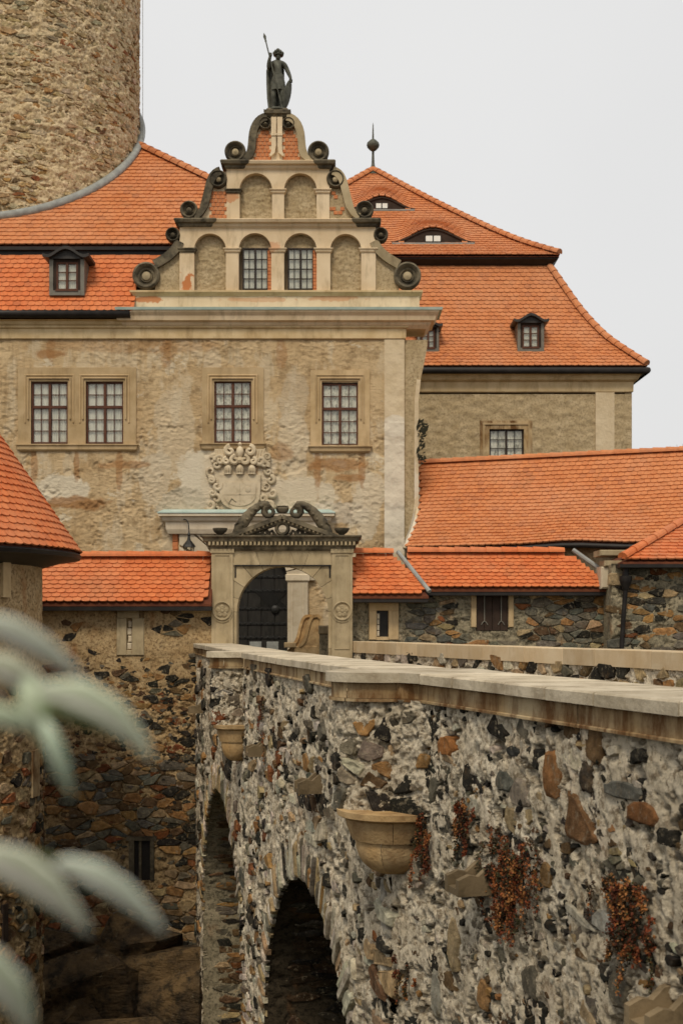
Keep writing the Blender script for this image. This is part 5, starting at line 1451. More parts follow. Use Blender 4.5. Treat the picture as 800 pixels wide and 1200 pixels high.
# inner doorway
dcx, dcz, dr = fx(DOOR[0]), fz(DOOR[1]), DOOR[2] * FY / F
m = MB(); m.molding(fx(198), fx(382), FY - 0.25, FY + 0.2, [(fz(626), 0.0), (fz(621), 0.06), (fz(613), 0.08), (fz(611), 0.16), (fz(607), 0.20), (fz(606), 0.30), (fz(603), 0.30)])
dw = m.build('doorway', M['sand_pale'], pal)
m = MB(); m.molding(fx(198), fx(382), FY - 0.25, FY + 0.2, [(fz(602.9), 0.33), (fz(601.5), 0.33), (fz(598), 0.12)]); m.build('copper_cap', M['copper'], dw)
nv2 = 13
bl, brr, bt = fx(211), fx(369), fz(625)
def outer2(t):
    c, s = math.cos(t), math.sin(t)
    k = min(((brr - dcx) / c) if c > 1e-6 else 1e9, ((bl - dcx) / c) if c < -1e-6 else 1e9, ((bt - dcz) / s) if s > 1e-6 else 1e9)
    return (dcx + c * k, dcz + s * k)
ca, cb = math.atan2(bt - dcz, brr - dcx), math.atan2(bt - dcz, bl - dcx)
for i in range(nv2):
    t0, t1 = pi * i / nv2, pi * (i + 1) / nv2; e = 0.012
    inn = [(dcx + dr * math.cos(t), dcz + dr * math.sin(t)) for t in (t0 + e, (t0 + t1) / 2, t1 - e)]
    oo = [outer2(t0 + e)] + [outer2(t) for t in (ca, cb) if t0 < t < t1] + [outer2(t1 - e)]
    m = MB(); m.prism(inn + list(reversed(oo)), FY - 0.16, FY + 0.5); m.build('voussoir', M['limewash'], dw)
for a, b in ((211, 243), (337, 361)):
    m = MB(); m.cbox(fx(a), fx(b), FY - 0.18, FY + 0.5, -0.1, dcz - 0.02, 0.015); m.build('jamb', M['limewash'], dw)
    m = MB(); m.box(fx(a + 5), fx(a + 6), FY - 0.20, FY - 0.17, -0.1, dcz - 0.1).box(fx(b - 6), fx(b - 5), FY - 0.20, FY - 0.17, -0.1, dcz - 0.1); m.build('jamb_rib', M['limewash'], dw)
    m = MB(); m.molding(fx(a), fx(b), FY - 0.18, FY + 0.3, [(dcz - 0.04, 0.0), (dcz + 0.02, 0.06), (dcz + 0.22, 0.07), (dcz + 0.25, 0.02)]); m.build('impost', M['limewash'], dw)
m = MB(); n = 14
for i in range(n):
    z0 = fz(625) - (i + 1) * 0.3
    m.cbox(fx(202.5), fx(209), FY - 0.06, FY + 0.1, z0, z0 + 0.285)
m.build('brick_quoin', M['brick'], dw)
m = MB(); m.prism([(dcx - dr, -0.1)] + arch_pts(dcx, dcz, dr, 18) + [(dcx + dr, -0.1)], FY + 0.3, FY + 0.42)
dl = m.build('door_leaf', M['door'], dw)
for i in range(6):
    xx = dcx - dr + (i + 0.5) * 2 * dr / 6
    hh = dcz + math.sqrt(max(0, dr * dr - (xx - dcx) ** 2)) - 0.06
    w_ = dr / 6 - 0.012
    MB().cbox(xx - w_, xx + w_, FY + 0.27, FY + 0.31, 0, hh - 0.12, 0.01).build('plank', M['door'], dl)
for z in (0.7, 1.2, 1.7, 2.25, 2.9, 3.4, 3.9):
    h2 = dr if z < dcz else math.sqrt(max(0.01, dr * dr - (z - dcz) ** 2))
    m = MB(); m.box(dcx - h2 + 0.03, dcx + h2 - 0.03, FY + 0.235, FY + 0.275, z - 0.05, z + 0.05)
    for i in range(14): m.lathe(dcx - h2 + 0.12 + i * (2 * h2 - 0.24) / 13, FY + 0.235, z, [(0.035, 0.0), (0.025, -0.02), (0.001, -0.03)], 6, 'Y')
    m.build('iron_band', M['iron'], dl)
m = MB()      # small lattice and knocker on the leaf
for i in range(7):
    m.tube([(fx(299) + i * 0.09, FY + 0.22, fz(712)), (fx(299) + 0.6 - (6 - i) * 0.09 * 0 + i * 0.09, FY + 0.22, fz(692))], 0.012, 5)
    m.tube([(fx(299) + 0.6 + i * 0.09, FY + 0.22, fz(712)), (fx(299) + i * 0.09, FY + 0.22, fz(692))], 0.012, 5)
m.lathe(fx(322), FY + 0.24, fz(714), [(0.16, 0.0), (0.14, -0.05), (0.05, -0.09), (0.001, -0.09)], 14, 'Y'); m.build('lattice', M['iron'], dl)
for xx in (292, 312):
    MB().cbox(fx(xx), fx(xx + 14), FY + 0.22, FY + 0.27, fz(766), fz(752), 0.01).build('pale_panel', M['lead'], dl)

# palace roofs: steep lower slope, dark break, upper slope running up to the keep
lo_e, lo_r = (FY - 0.45, fz(368) * 1.0), (47.1, sz(300, 47.1))
lo_e = (FY - 0.45, sz(366, FY - 0.45))
lnl = math.hypot(lo_r[0] - lo_e[0], lo_r[1] - lo_e[1])
Sll = lambda u, v: (u, lo_e[0] + (lo_r[0] - lo_e[0]) * v / lnl, lo_e[1] + (lo_r[1] - lo_e[1]) * v / lnl)
xL, xR = fx(-195), fx(157)
m = MB()
def roof_wedge(xa, xb, t0):
    ya, za = lo_e[0] + (lo_r[0] - lo_e[0]) * t0, lo_e[1] + (lo_r[1] - lo_e[1]) * t0
    m.add([(xa, ya, za - 0.02), (xb, ya, za - 0.02), (xb, lo_r[0], lo_r[1] - 0.02), (xa, lo_r[0], lo_r[1] - 0.02), (xa, 52, za), (xb, 52, za)], [(0, 1, 2, 3), (0, 4, 5, 1), (1, 5, 2), (0, 3, 4), (3, 2, 5, 4)])
roof_wedge(xL, xR, 0.0); roof_wedge(xR, fx(215), 0.55)
rlo = m.build('lower_roof', M['underlay'], pal)
tile_roof(Sll, 12, lnl / 12.1, 0.262, lambda v: (xL, fx(156)), M['tile_red'], rlo, seed=10, individual=False)
tile_roof(lambda u, v: Sll(u, v + lnl / 12.1 * 7), 5, lnl / 12.1, 0.262, lambda v: (fx(158), fx(215)), M['tile_red'], rlo, seed=11)
up_e = (47.0, sz(288.5, 47.0))
TAN = 0.9
cs = 1 / math.hypot(1, TAN)
KC, KR = (-14.0, 53.95), 5.42
Sup = lambda u, v: (u, up_e[0] + v * cs, up_e[1] + v * cs * TAN)
hipx = lambda y: -5.49 + (51.4 - y) * 1.256
vmax = (54.3 - 47) / cs
m = MB()
m.add([(xL, up_e[0], up_e[1] - 0.03), (hipx(47.0), up_e[0], up_e[1] - 0.03), (hipx(54.3), 54.3, up_e[1] + 7.3 * TAN - 0.03), (xL, 54.3, up_e[1] + 7.3 * TAN - 0.03)], [(0, 1, 2, 3)])
m.add([(hipx(47.0), up_e[0], up_e[1] - 0.03), (hipx(47.0), 60, up_e[1] - 0.03), (hipx(54.3), 54.3, up_e[1] + 7.3 * TAN - 0.03)], [(0, 1, 2)])
rup = m.build('upper_roof', M['underlay'], pal)
tile_roof(Sup, int(vmax / 0.335), 0.335, 0.262, lambda v: (xL, hipx(47 + v * cs) - 0.1), M['tile'], rup, seed=12, th=0.045,
          inside=lambda u, v: (u - KC[0]) ** 2 + (47 + v * cs - KC[1]) ** 2 > (KR - 0.1) ** 2)
ridge_tiles([(hipx(47), 47, up_e[1] + 0.03), (hipx(53.9), 53.9, up_e[1] + 6.9 * TAN + 0.03)], 0.2, 0.5, M['tile'], rup, individual=False)
MB().box(xL, hipx(47) - 0.1, 47.02, 47.5, lo_r[1] - 0.06, up_e[1] - 0.06).box(xL, hipx(47) - 0.1, 46.9, 47.1, up_e[1] - 0.16, up_e[1] - 0.04).build('roof_break', M['gutter'], rup)
pts = []
for i in range(41):
    a = -pi * 0.62 + (pi * 0.62 + 0.42) * i / 40
    px_, py_ = KC[0] + (KR + 0.10) * math.cos(a), KC[1] + (KR + 0.10) * math.sin(a)
    pts.append((px_, py_, up_e[1] + (py_ - 47) * TAN + 0.22))
MB().tube(pts, 0.17, 10, flat=0.7).build('lead_flashing', M['lead'], rup, True)

def dormer(parent, x0, x1, ytop, ybase, Yf, depth, hood=5.0, wname='dormer'):
    """small roof dormer with a bell-shaped hood and a two-light window"""
    X0, X1, Zt, Zb = sx(x0, Yf), sx(x1, Yf), sz(ytop, Yf), sz(ybase, Yf)
    w = X1 - X0; e = 0.11 * w; zc = Zb + (Zt - Zb) * 0.13
    m = MB(); m.box(X0, X0 + e, Yf, Yf + depth, Zb, Zt).box(X1 - e, X1, Yf, Yf + depth, Zb, Zt).box(X0 + e, X1 - e, Yf - 0.02, Yf + depth, Zb, zc).box(X0 + e, X1 - e, Yf + 0.3, Yf + depth, zc, Zt)
    d = m.build(wname, M['sheet'], parent)
    MB().box(X0 + e, X0 + e * 1.7, Yf + 0.05, Yf + 0.29, zc, Zt).box(X1 - e * 1.7, X1 - e, Yf + 0.05, Yf + 0.29, zc, Zt).box(X0 + e * 1.7, X1 - e * 1.7, Yf + 0.05, Yf + 0.29, Zt - 0.1, Zt).build('dormer_reveal', M['soffit'], d)
    window(d, X0 + e * 1.75, X1 - e * 1.75, zc + 0.02, Zt - 0.11, Yf + 0.06, 2, (3,), None, 'wood', 'curtain', bar=0.06, name='casement')
    MB().box(X0 + e * 1.6, X1 - e * 1.6, Yf - 0.05, Yf + 0.05, zc - 0.03, zc + 0.02).build('sill', M['wood'], d)
    hd = []
    for i in range(17):
        t = -1 + i / 8
        hd.append(((X0 + X1) / 2 + t * w * 0.66, Zt + w * (0.02 + 0.25 * (0.5 + 0.5 * math.cos(pi * min(1, abs(t) * 1.18))) + 0.06 * max(0, abs(t) - 0.8) * 4)))
    m = MB(); rings = []
    for (yy, dz) in ((Yf - 0.22, 0.0), (Yf + depth, 0.0)):
        rings.append([(x, yy, z + dz + 0.06) for x, z in hd] + [(x, yy, z - 0.05) for x, z in reversed(hd)])
    m.loft(rings, True, True); m.prism(hd + [(X1 - 0.02, Zt - 0.02), (X0 + 0.02, Zt - 0.02)], Yf - 0.06, Yf + depth * 0.9); m.build('hood', M['slate'], d)
    return d
dormer(pal, 58, 99, 303, 346, 45.75, 1.3)

# ================================================================== KEEP
keep = thing('castle_keep', 'massive round keep of ochre rubble rising behind the palace roof', 'tower', (KC[0], KC[1], 10))
def PK(u, v, d): return KC[0] + (KR + d) * np.cos(u), KC[1] + (KR + d) * np.sin(u), v + 0 * u
KA0, KA1 = -pi * 0.70, 0.55
sheet('masonry', PK, np.arange(KA0, KA1, 0.0075), np.arange(16.0, 31.5, 0.045), lambda u, v: rough(u * KR, v * 1.5, 0.06, 2.6, 0.18, 33) + 0.05 * fbm(u * KR * 0.5, v * 0.6, 1, 3), M['mortar_keep'], keep)
MB().lathe(KC[0], KC[1], 0, [(KR - 0.2, -0.1), (KR - 0.2, 31.5)], 72).build('wall_core', M['mortar_keep'], keep, True, 40)
KP = lambda u, v: [(3, (0.46, 0.34, 0.19)), (2.6, (0.42, 0.29, 0.145)), (1.2, (0.38, 0.21, 0.08)), (1.0, (0.33, 0.235, 0.12)), (0.3, (0.28, 0.11, 0.045)), (0.6, (0.26, 0.22, 0.14)), (3.0, (0.58, 0.455, 0.285)), (0.2, BR)]
kp = rubble(PK, KA0 + 0.3, KA1 - 0.1, 17.0, 28.6, 0.40 / KR, 0.15, 51, lambda u, v: 0.62, None, KP, 0.0, 0.035, 0.03, 0.15, 0.012, 0.35, 0.95, 0.2)
kp += rubble(PK, KA0 + 0.3, KA1 - 0.1, 17.0, 28.6, 0.18 / KR, 0.075, 52, lambda u, v: 0.3, None, KP, 0.0, 0.03, 0.02, 0.08, 0.008, 0.3, 0.95, 0.3)
emit_pieces(kp, 'stone', M['stone'], keep, 290, 'small_stones', 5.5)
MB().tube([(sx(167.5, 53.9), 53.9, 18), (sx(167.5, 53.9), 53.9, 31)], 0.012, 5).build('lightning_cable', M['lead'], keep)

# ================================================================== WING
wing = thing('castle_wing', 'far castle wing under a tall hipped red roof with eyebrow dormers and ball finial', 'building', (6, 60, -0.1))
CXr, CYf = 12.47, 55.0           # front right corner of its walls
AXX, HALF = 1.62, 10.85
LO = [(-0.5, 12.62), (0.91, 14.03), (1.86, 15.45), (3.06, 17.8)]
UPR = [(2.67, 18.27), (4.18, 19.2), (5.97, 20.64), (8.26, 22.6), (10.85, 24.95)]
def prof(tab):
    A = [p[0] for p in tab]; Z = [p[1] for p in tab]
    ss = [0.0]
    for p, q in zip(tab, tab[1:]): ss.append(ss[-1] + math.hypot(q[0] - p[0], q[1] - p[1]))
    # smooth the polyline
    fs = np.linspace(0, ss[-1], 60)
    fa, fzz = np.interp(fs, ss, A), np.interp(fs, ss, Z)
    ker = np.ones(9) / 9
    for _ in range(2):
        fa = np.convolve(np.pad(fa, 4, mode='reflect', reflect_type='odd'), ker, 'valid'); fzz = np.convolve(np.pad(fzz, 4, mode='reflect', reflect_type='odd'), ker, 'valid')
    return (lambda v: (float(np.interp(v, fs, fa)), float(np.interp(v, fs, fzz)))), ss[-1]
p_lo, l_lo = prof(LO); p_up, l_up = prof(UPR)
sheet('wall', lambda u, v, d: (u, CYf - d, v + 0 * u), np.arange(2.0, CXr + 0.01, 0.06), np.arange(4, 11.6, 0.06), lambda u, v: 0.035 * fbm(u * 2.5, v * 3.5, 12.0, 4, 0.6), M['plaster_rough'], wing, lambda u, v: (u > sx(573, CYf)) & (u < sx(613, CYf)) & (v > sz(570, CYf)) & (v < sz(503, CYf)))
m = MB(); m.box(-8, CXr - 0.005, CYf + 0.6, CYf + 20, -0.1, 12.3).box(CXr - 0.3, CXr - 0.003, CYf + 0.04, CYf + 0.7, -0.1, 12.3); m.build('wall_core', M['plaster_rough'], wing)
m = MB(); m.molding(-8, CXr, CYf - 0.02, CYf + 20, [(sz(460, CYf), 0.0), (sz(459, CYf), 0.04), (sz(448, CYf), 0.05), (sz(446, CYf), 0.2), (sz(441, CYf), 0.3), (sz(438, CYf), 0.45), (sz(437, CYf), 0.45)]); m.build('cornice', M['plaster_band'], wing)
MB().box(sx(697, CYf), sx(719, CYf), CYf - 0.06, CYf + 0.3, 4, sz(460, CYf)).build('corner_strip', M['peel'], wing)
m = MB(); yy = CYf - 0.48
m.tube([(2, yy - 0.02, sz(434, yy)), (CXr + 0.55, yy - 0.02, sz(434, yy)), (CXr + 0.55, CYf + 20, sz(434, yy))], 0.14, 10); m.box(2, CXr + 0.45, yy, CYf + 0.2, sz(437.5, yy), sz(434, yy) ); m.build('gutter', M['gutter'], wing, True, 40)
def hip_body(tab, name, capz):
    m = MB(); rings = []
    for a, z in tab:
        rings.append([(AXX - HALF + a if a < HALF else AXX, CYf + a, z - 0.04), (CXr - a, CYf + a, z - 0.04), (CXr - a, CYf + 2 * HALF - a, z - 0.04), (AXX - HALF + a if a < HALF else AXX, CYf + 2 * HALF - a, z - 0.04)])
    m.loft(rings, True, True); return m.build(name, M['underlay'], wing)
fine = lambda pf, L: [pf(L * i / 14) for i in range(15)]
wl_ = hip_body(fine(p_lo, l_lo), 'lower_roof', 0); wu = hip_body(fine(p_up, l_up), 'upper_roof', 0)
Slo = lambda u, v: (u, CYf + p_lo(v)[0], p_lo(v)[1])
tile_roof(Slo, int(l_lo / 0.232) + 1, 0.232, 0.265, lambda v: (2.5, CXr - p_lo(v)[0] - 0.12), M['tile'], wl_, seed=14, th=0.045)
# side slope, seen only as an edge
Sls = lambda u, v: (CXr - p_lo(v)[0], CYf + u, p_lo(v)[1])
tile_roof(Sls, int(l_lo / 0.232) + 1, 0.232, 0.265, lambda v: (p_lo(v)[0] + 0.15, 6), M['tile'], wl_, seed=15, th=0.045)
# eyebrow dormers swell the upper slope
def vfor(y, xpx):
    best = None
    for i in range(400):
        v = l_up * i / 400; a, z = p_up(v)
        if sz(y, CYf + a) <= z: return v
    return l_up
EYE = []
for (xa, xb, yb, yt) in ((408, 486, 247, 233.5), (458, 556, 286, 270.5)):
    vb = vfor(yb, 0); Yb = CYf + p_up(vb)[0]
    EYE.append((sx((xa + xb) / 2, Yb), (sx(xb, Yb) - sx(xa, Yb)) / 2, vb, (yb - yt) * Yb / F))
def swell(u, v):
    b_ = 0.0
    for (uc, hw, vb, hh) in EYE:
        t = (u - uc) / hw
        if abs(t) < 1 and v >= vb - 1e-6:
            k = max(0.0, 1 - (v - vb) / 3.2)
            b_ = max(b_, hh * 1.05 * (0.5 + 0.5 * math.cos(pi * t)) * k * k * (3 - 2 * k))
    return b_
def Sup2(u, v):
    a, z = p_up(v); return (u, CYf + a - swell(u, v) * 0.25, z + swell(u, v))
def eye_in(u, v): return True
tile_roof(Sup2, int(l_up / 0.27), 0.27, 0.265, lambda v: (max(AXX - HALF + p_up(v)[0], -4.5) + 0.1, CXr - p_up(v)[0] - 0.1), M['tile'], wu, seed=16, th=0.045)
Sus = lambda u, v: (CXr - p_up(v)[0], CYf + u, p_up(v)[1])
tile_roof(Sus, int(l_up / 0.27), 0.27, 0.265, lambda v: (p_up(v)[0] + 0.15, 9), M['tile'], wu, seed=17, th=0.045)
Sul = lambda u, v: (AXX - HALF + p_up(v)[0], CYf + 11 - u, p_up(v)[1])
tile_roof(Sul, int(l_up / 0.27), 0.27, 0.265, lambda v: (0, 11 - p_up(v)[0] - 0.15), M['tile'], wu, seed=18, th=0.045)
for (uc, hw, vb, hh) in EYE:
    a, z = p_up(vb); y_ = CYf + a - 0.06
    m = MB(); q = [(uc + hw * t, z + hh * 1.0 * (0.5 + 0.5 * math.cos(pi * t)) + 0.02) for t in [-1 + i / 12 for i in range(25)]]
    m.prism([(uc - hw, z - 0.02)] + q + [(uc + hw, z - 0.02)], y_, y_ + 1.0); ed = m.build('eyebrow_dormer', M['soffit'], wu)
    m = MB(); m.box(uc - hw * 0.98, uc + hw * 0.98, y_ - 0.2, y_ + 0.1, z - 0.08, z - 0.01); m.build('eyebrow_sill', M['lead'], ed)
    wx, wz = 0.19 * hw, z + 0.05
    fr = MB(); fr.box(uc - wx, uc + wx, y_ - 0.05, y_ - 0.005, wz, wz + hh * 0.52); fo = fr.build('dormer_window', M['wood_dark'], ed)
    for s in (-1, 1):
        aa, bb = sorted((uc + s * 0.03, uc + s * (wx - 0.03))); MB().box(aa, bb, y_ - 0.06, y_ - 0.052, wz + 0.04, wz + hh * 0.48).build('pane', M['curtain'], fo)
    MB().tube([(x, y_ - 0.02, zz + 0.02) for x, zz in q], 0.05, 6).build('eyebrow_rim', M['soffit'], ed)
pf = fine(p_lo, l_lo); ridge_tiles([(CXr - a, CYf + a, z + 0.03) for a, z in pf], 0.19, 0.45, M['tile'], wl_, individual=False)
pf = fine(p_up, l_up); ridge_tiles([(CXr - a, CYf + a, z + 0.04) for a, z in pf], 0.19, 0.45, M['tile'], wu, individual=False)
ridge_tiles([(AXX - HALF + a, CYf + a, z + 0.04) for a, z in pf[6:]], 0.19, 0.45, M['tile'], wu, individual=False)
a0, z0 = LO[-1]; a1, z1 = UPR[0]
m = MB(); m.loft([[(-8, CYf + a, z), (CXr - a, CYf + a, z), (CXr - a, CYf + 18, z), (-8, CYf + 18, z)] for a, z in ((a0 - 0.05, z0 - 0.1), (a0, z0 + 0.1), (a1 + 0.05, z1 - 0.12), (a1 + 0.03, z1 - 0.05))], True, True); m.build('roof_break', M['gutter'], wu)
m = MB(); ay = CYf + HALF
m.lathe(AXX, ay, 24.75, [(0.42, 0.0), (0.16, 0.28), (0.08, 0.6), (0.06, 1.15), (0.07, 1.2), (0.05, 1.25), (0.16, 1.32), (0.30, 1.47), (0.33, 1.58), (0.30, 1.70), (0.15, 1.84), (0.05, 1.9), (0.025, 2.6), (0.001, 2.75)], 16); m.build('ball_finial', M['copper'] if False else M['bronze'], wu, True, 50)
dormer(wing, 606, 637, 378, 412, 55.2, 2.2)
dormer(wing, 489, 514, 383, 412, 55.2, 2.2)
wy = CYf + 0.06
window(wing, sx(573, CYf), sx(613, CYf), sz(570, CYf), sz(503, CYf), wy, 4, (3, 3), 0.5, 'wood_dark', 'lace', bar=0.06)
m = MB(); m.box(sx(573, CYf), sx(613, CYf), wy + 0.4, wy + 0.45, 5, 11); m.build('reveal', M['interior'], wing)
m = MB(); X0, X1 = sx(562, CYf), sx(623, CYf)
m.box(X0, sx(572.8, CYf), CYf - 0.06, CYf + 0.4, sz(570, CYf), sz(493, CYf)).box(sx(613.2, CYf), X1, CYf - 0.06, CYf + 0.4, sz(570, CYf), sz(493, CYf)).box(sx(572.8, CYf), sx(613.2, CYf), CYf - 0.06, CYf + 0.4, sz(503, CYf), sz(493, CYf))
sr = m.build('window_surround', M['frieze'], wing)
m = MB(); m.box(X0 + 0.12, X0 + 0.18, CYf - 0.1, CYf - 0.05, sz(560, CYf), sz(496, CYf)).box(X1 - 0.18, X1 - 0.12, CYf - 0.1, CYf - 0.05, sz(560, CYf), sz(496, CYf)).box(X0 + 0.18, X1 - 0.18, CYf - 0.1, CYf - 0.05, sz(498, CYf), sz(496, CYf)); m.build('fascia', M['sand'], sr)

# ================================================================== GALLERY with the long roof
gal = thing('gallery_building', 'low gallery under one long unbroken red tiled roof, joining the palace buttress', 'building', (8, 45, -0.1))
# bilinear surface: eave line and ridge line, with a slight kick at the eaves
Ea, Eb = Vector((2.22, 43.9, sz(643, 43.9))), Vector((2.22 + 12.6, 43.9 - 4.05, sz(643, 43.9)))
Ra, Rb = Vector((2.86, 48.0, sz(546, 48.0))), Vector((2.86 + 13.2, 48.0 - 4.75, sz(546, 48.0) + 0.05))
GL = (Ra - Ea).length; GW = (Eb - Ea).length
def Sg(u, v):
    t = v / GL; s = u / GW
    p = (Ea.lerp(Eb, s)).lerp(Ra.lerp(Rb, s), t)
    sag = -0.22 * math.sin(pi * min(1, max(0, t))) + 0.05 * math.sin(s * 9 + 1) * math.sin(pi * t)
    lift = 0.10 * math.exp(-((s - 0.42) / 0.1) ** 2) * (1 - t)
    xk = 0.25 * math.sin(pi * t) * (1 - s)
    return (p.x + xk, p.y, p.z + sag + lift)
m = MB(); grid = [[Sg(GW * i / 20, GL * j / 8) for i in range(21)] for j in range(9)]
m.loft([[(p[0], p[1], p[2] - 0.03) for p in row] for row in grid], closed=False)
m.loft([[(p[0], p[1], p[2] - 0.03) for p in grid[-1]], [(p[0] + 1.2, p[1] + 4, Ea.z) for p in grid[-1]]], closed=False)
gr = m.build('roof', M['underlay'], gal)
tile_roof(Sg, 24, GL / 24.2, 0.215, lambda v: (0.05, GW), M['tile'], gr, seed=20, th=0.045)
ridge_tiles([Sg(GW * i / 10, GL) for i in range(11)], 0.16, 0.45, M['tile'], gr, individual=False)
MB().tube([(p[0], p[1] - 0.05, p[2] - 0.09) for p in grid[0]], 0.09, 8).build('gutter', M['gutter'], gr, True)
MB().tube([(Sg(-0.03, GL * j / 8)[0] - 0.03, Sg(0, GL * j / 8)[1], Sg(0, GL * j / 8)[2] + 0.02) for j in range(9)], 0.07, 8).build('verge_mortar', M['peel'], gr, True)
m = MB(); m.loft([[(p[0] + 0.1, p[1] + 0.55, -0.1), (p[0] + 0.1, p[1] + 0.55, p[2] - 0.05), (p[0] + 1.5, p[1] + 4.5, p[2] - 0.05), (p[0] + 1.5, p[1] + 4.5, -0.1)] for p in (grid[0][0], grid[0][-1])], True, True); m.build('wall', M['plaster_rough'], gal)

# ================================================================== CORNER BUILDING on the right
cb_ = thing('corner_building', 'rubble corner building with a hipped tiled roof at the end of the gate wall', 'building', (12, 40, -11))
BY = 38.4
bx0 = sx(716, BY)
def PC2(u, v, d): return u + 0 * d, BY - d + 0 * u, v + 0 * u
sheet('masonry', PC2, np.arange(bx0, 15, 0.04), np.arange(-1.0, 3.5, 0.04), lambda u, v: rough(u, v, 0.05, 3.2, 0.24, 29), M['mortar_gate'], cb_)
cp = rubble(PC2, bx0 + 0.05, 11.2, 0.3, 3.35, 0.36, 0.175, 43, lambda u, v: 0.9, None, lambda u, v: [(1.5, BL), (2, GR), (2, OC), (1.5, TN), (1.2, BR), (0.6, RU), (1.4, DK)], 0.012, 0.025, 0.03, 0.12, 0.010, 0.35)
emit_pieces(cp, 'stone', M['stone'], cb_, 120, 'small_stones', 6.5)
MB().box(bx0, 15, BY + 0.12, BY + 6, -11, 3.45).build('wall_core', M['mortar_gate'], cb_)
e0 = BY - 0.45; ez = sz(658, e0); ex = sx(729, e0); SLP = 0.52
c2 = 1 / math.hypot(1, SLP)
Scb = lambda u, v: (u, e0 + v * c2, ez + v * c2 * SLP)
m = MB(); m.add([(ex, e0, ez - 0.03), (16, e0, ez - 0.03), (16, e0 + 4, ez + 4 * SLP - 0.03), (ex + 4, e0 + 4, ez + 4 * SLP - 0.03), (ex, e0 + 8, ez - 0.03), (ex, e0, ez - 0.1), (16, e0, ez - 0.1), (16, e0 + 8, ez - 0.1), (ex, e0 + 8, ez - 0.1)], [(0, 1, 2, 3), (0, 3, 4), (5, 8, 7, 6), (0, 5, 6, 1), (0, 4, 8, 5)])
cr = m.build('roof', M['underlay'], cb_)
tile_roof(Scb, 14, 0.235, 0.262, lambda v: (ex + v * c2 + 0.12, 15), M['tile_red'], cr, seed=22, individual=True, nmax=120)
ridge_tiles([(ex, e0, ez + 0.03), (ex + 4, e0 + 4, ez + 4 * SLP + 0.05)], 0.15, 0.55, M['tile_red'], cr)
MB().box(ex - 0.1, 16, e0 - 0.1, e0 + 0.5, ez - 0.18, ez - 0.08).build('gutter', M['gutter'], cr)
# broken wall head and stone corbel between the two roofs
m = MB(); m.cbox(sx(703, 39), sx(722, 39), 38.9, 39.8, sz(690, 39), sz(664, 39), 0.05); m.build('wall_head', M['limewash'], cb_)
m = MB(); m.cbox(sx(706, 39), sx(727, 39), 38.8, 39.6, sz(664, 39), sz(657, 39), 0.03).cbox(sx(700, 39), sx(738, 39), 38.7, 39.7, sz(652, 39), sz(645, 39), 0.03); m.build('ledge', M['sand_gate'], cb_)
m = MB(); m.lathe(sx(733, 38.1), 38.15, sz(684, 38.2), [(0.08, -0.2), (0.16, 0.0), (0.19, 0.10), (0.19, 0.22), (0.10, 0.24), (0.08, 0.5)], 12).tube([(sx(733, 38.1), 38.15, sz(690, 38.2)), (sx(731, 38.1), 38.2, sz(720, 38.2)), (sx(729, 38.1), 38.25, sz(760, 38.2))], 0.07, 8); m.build('rain_hopper', M['gutter'], cb_, True, 50)

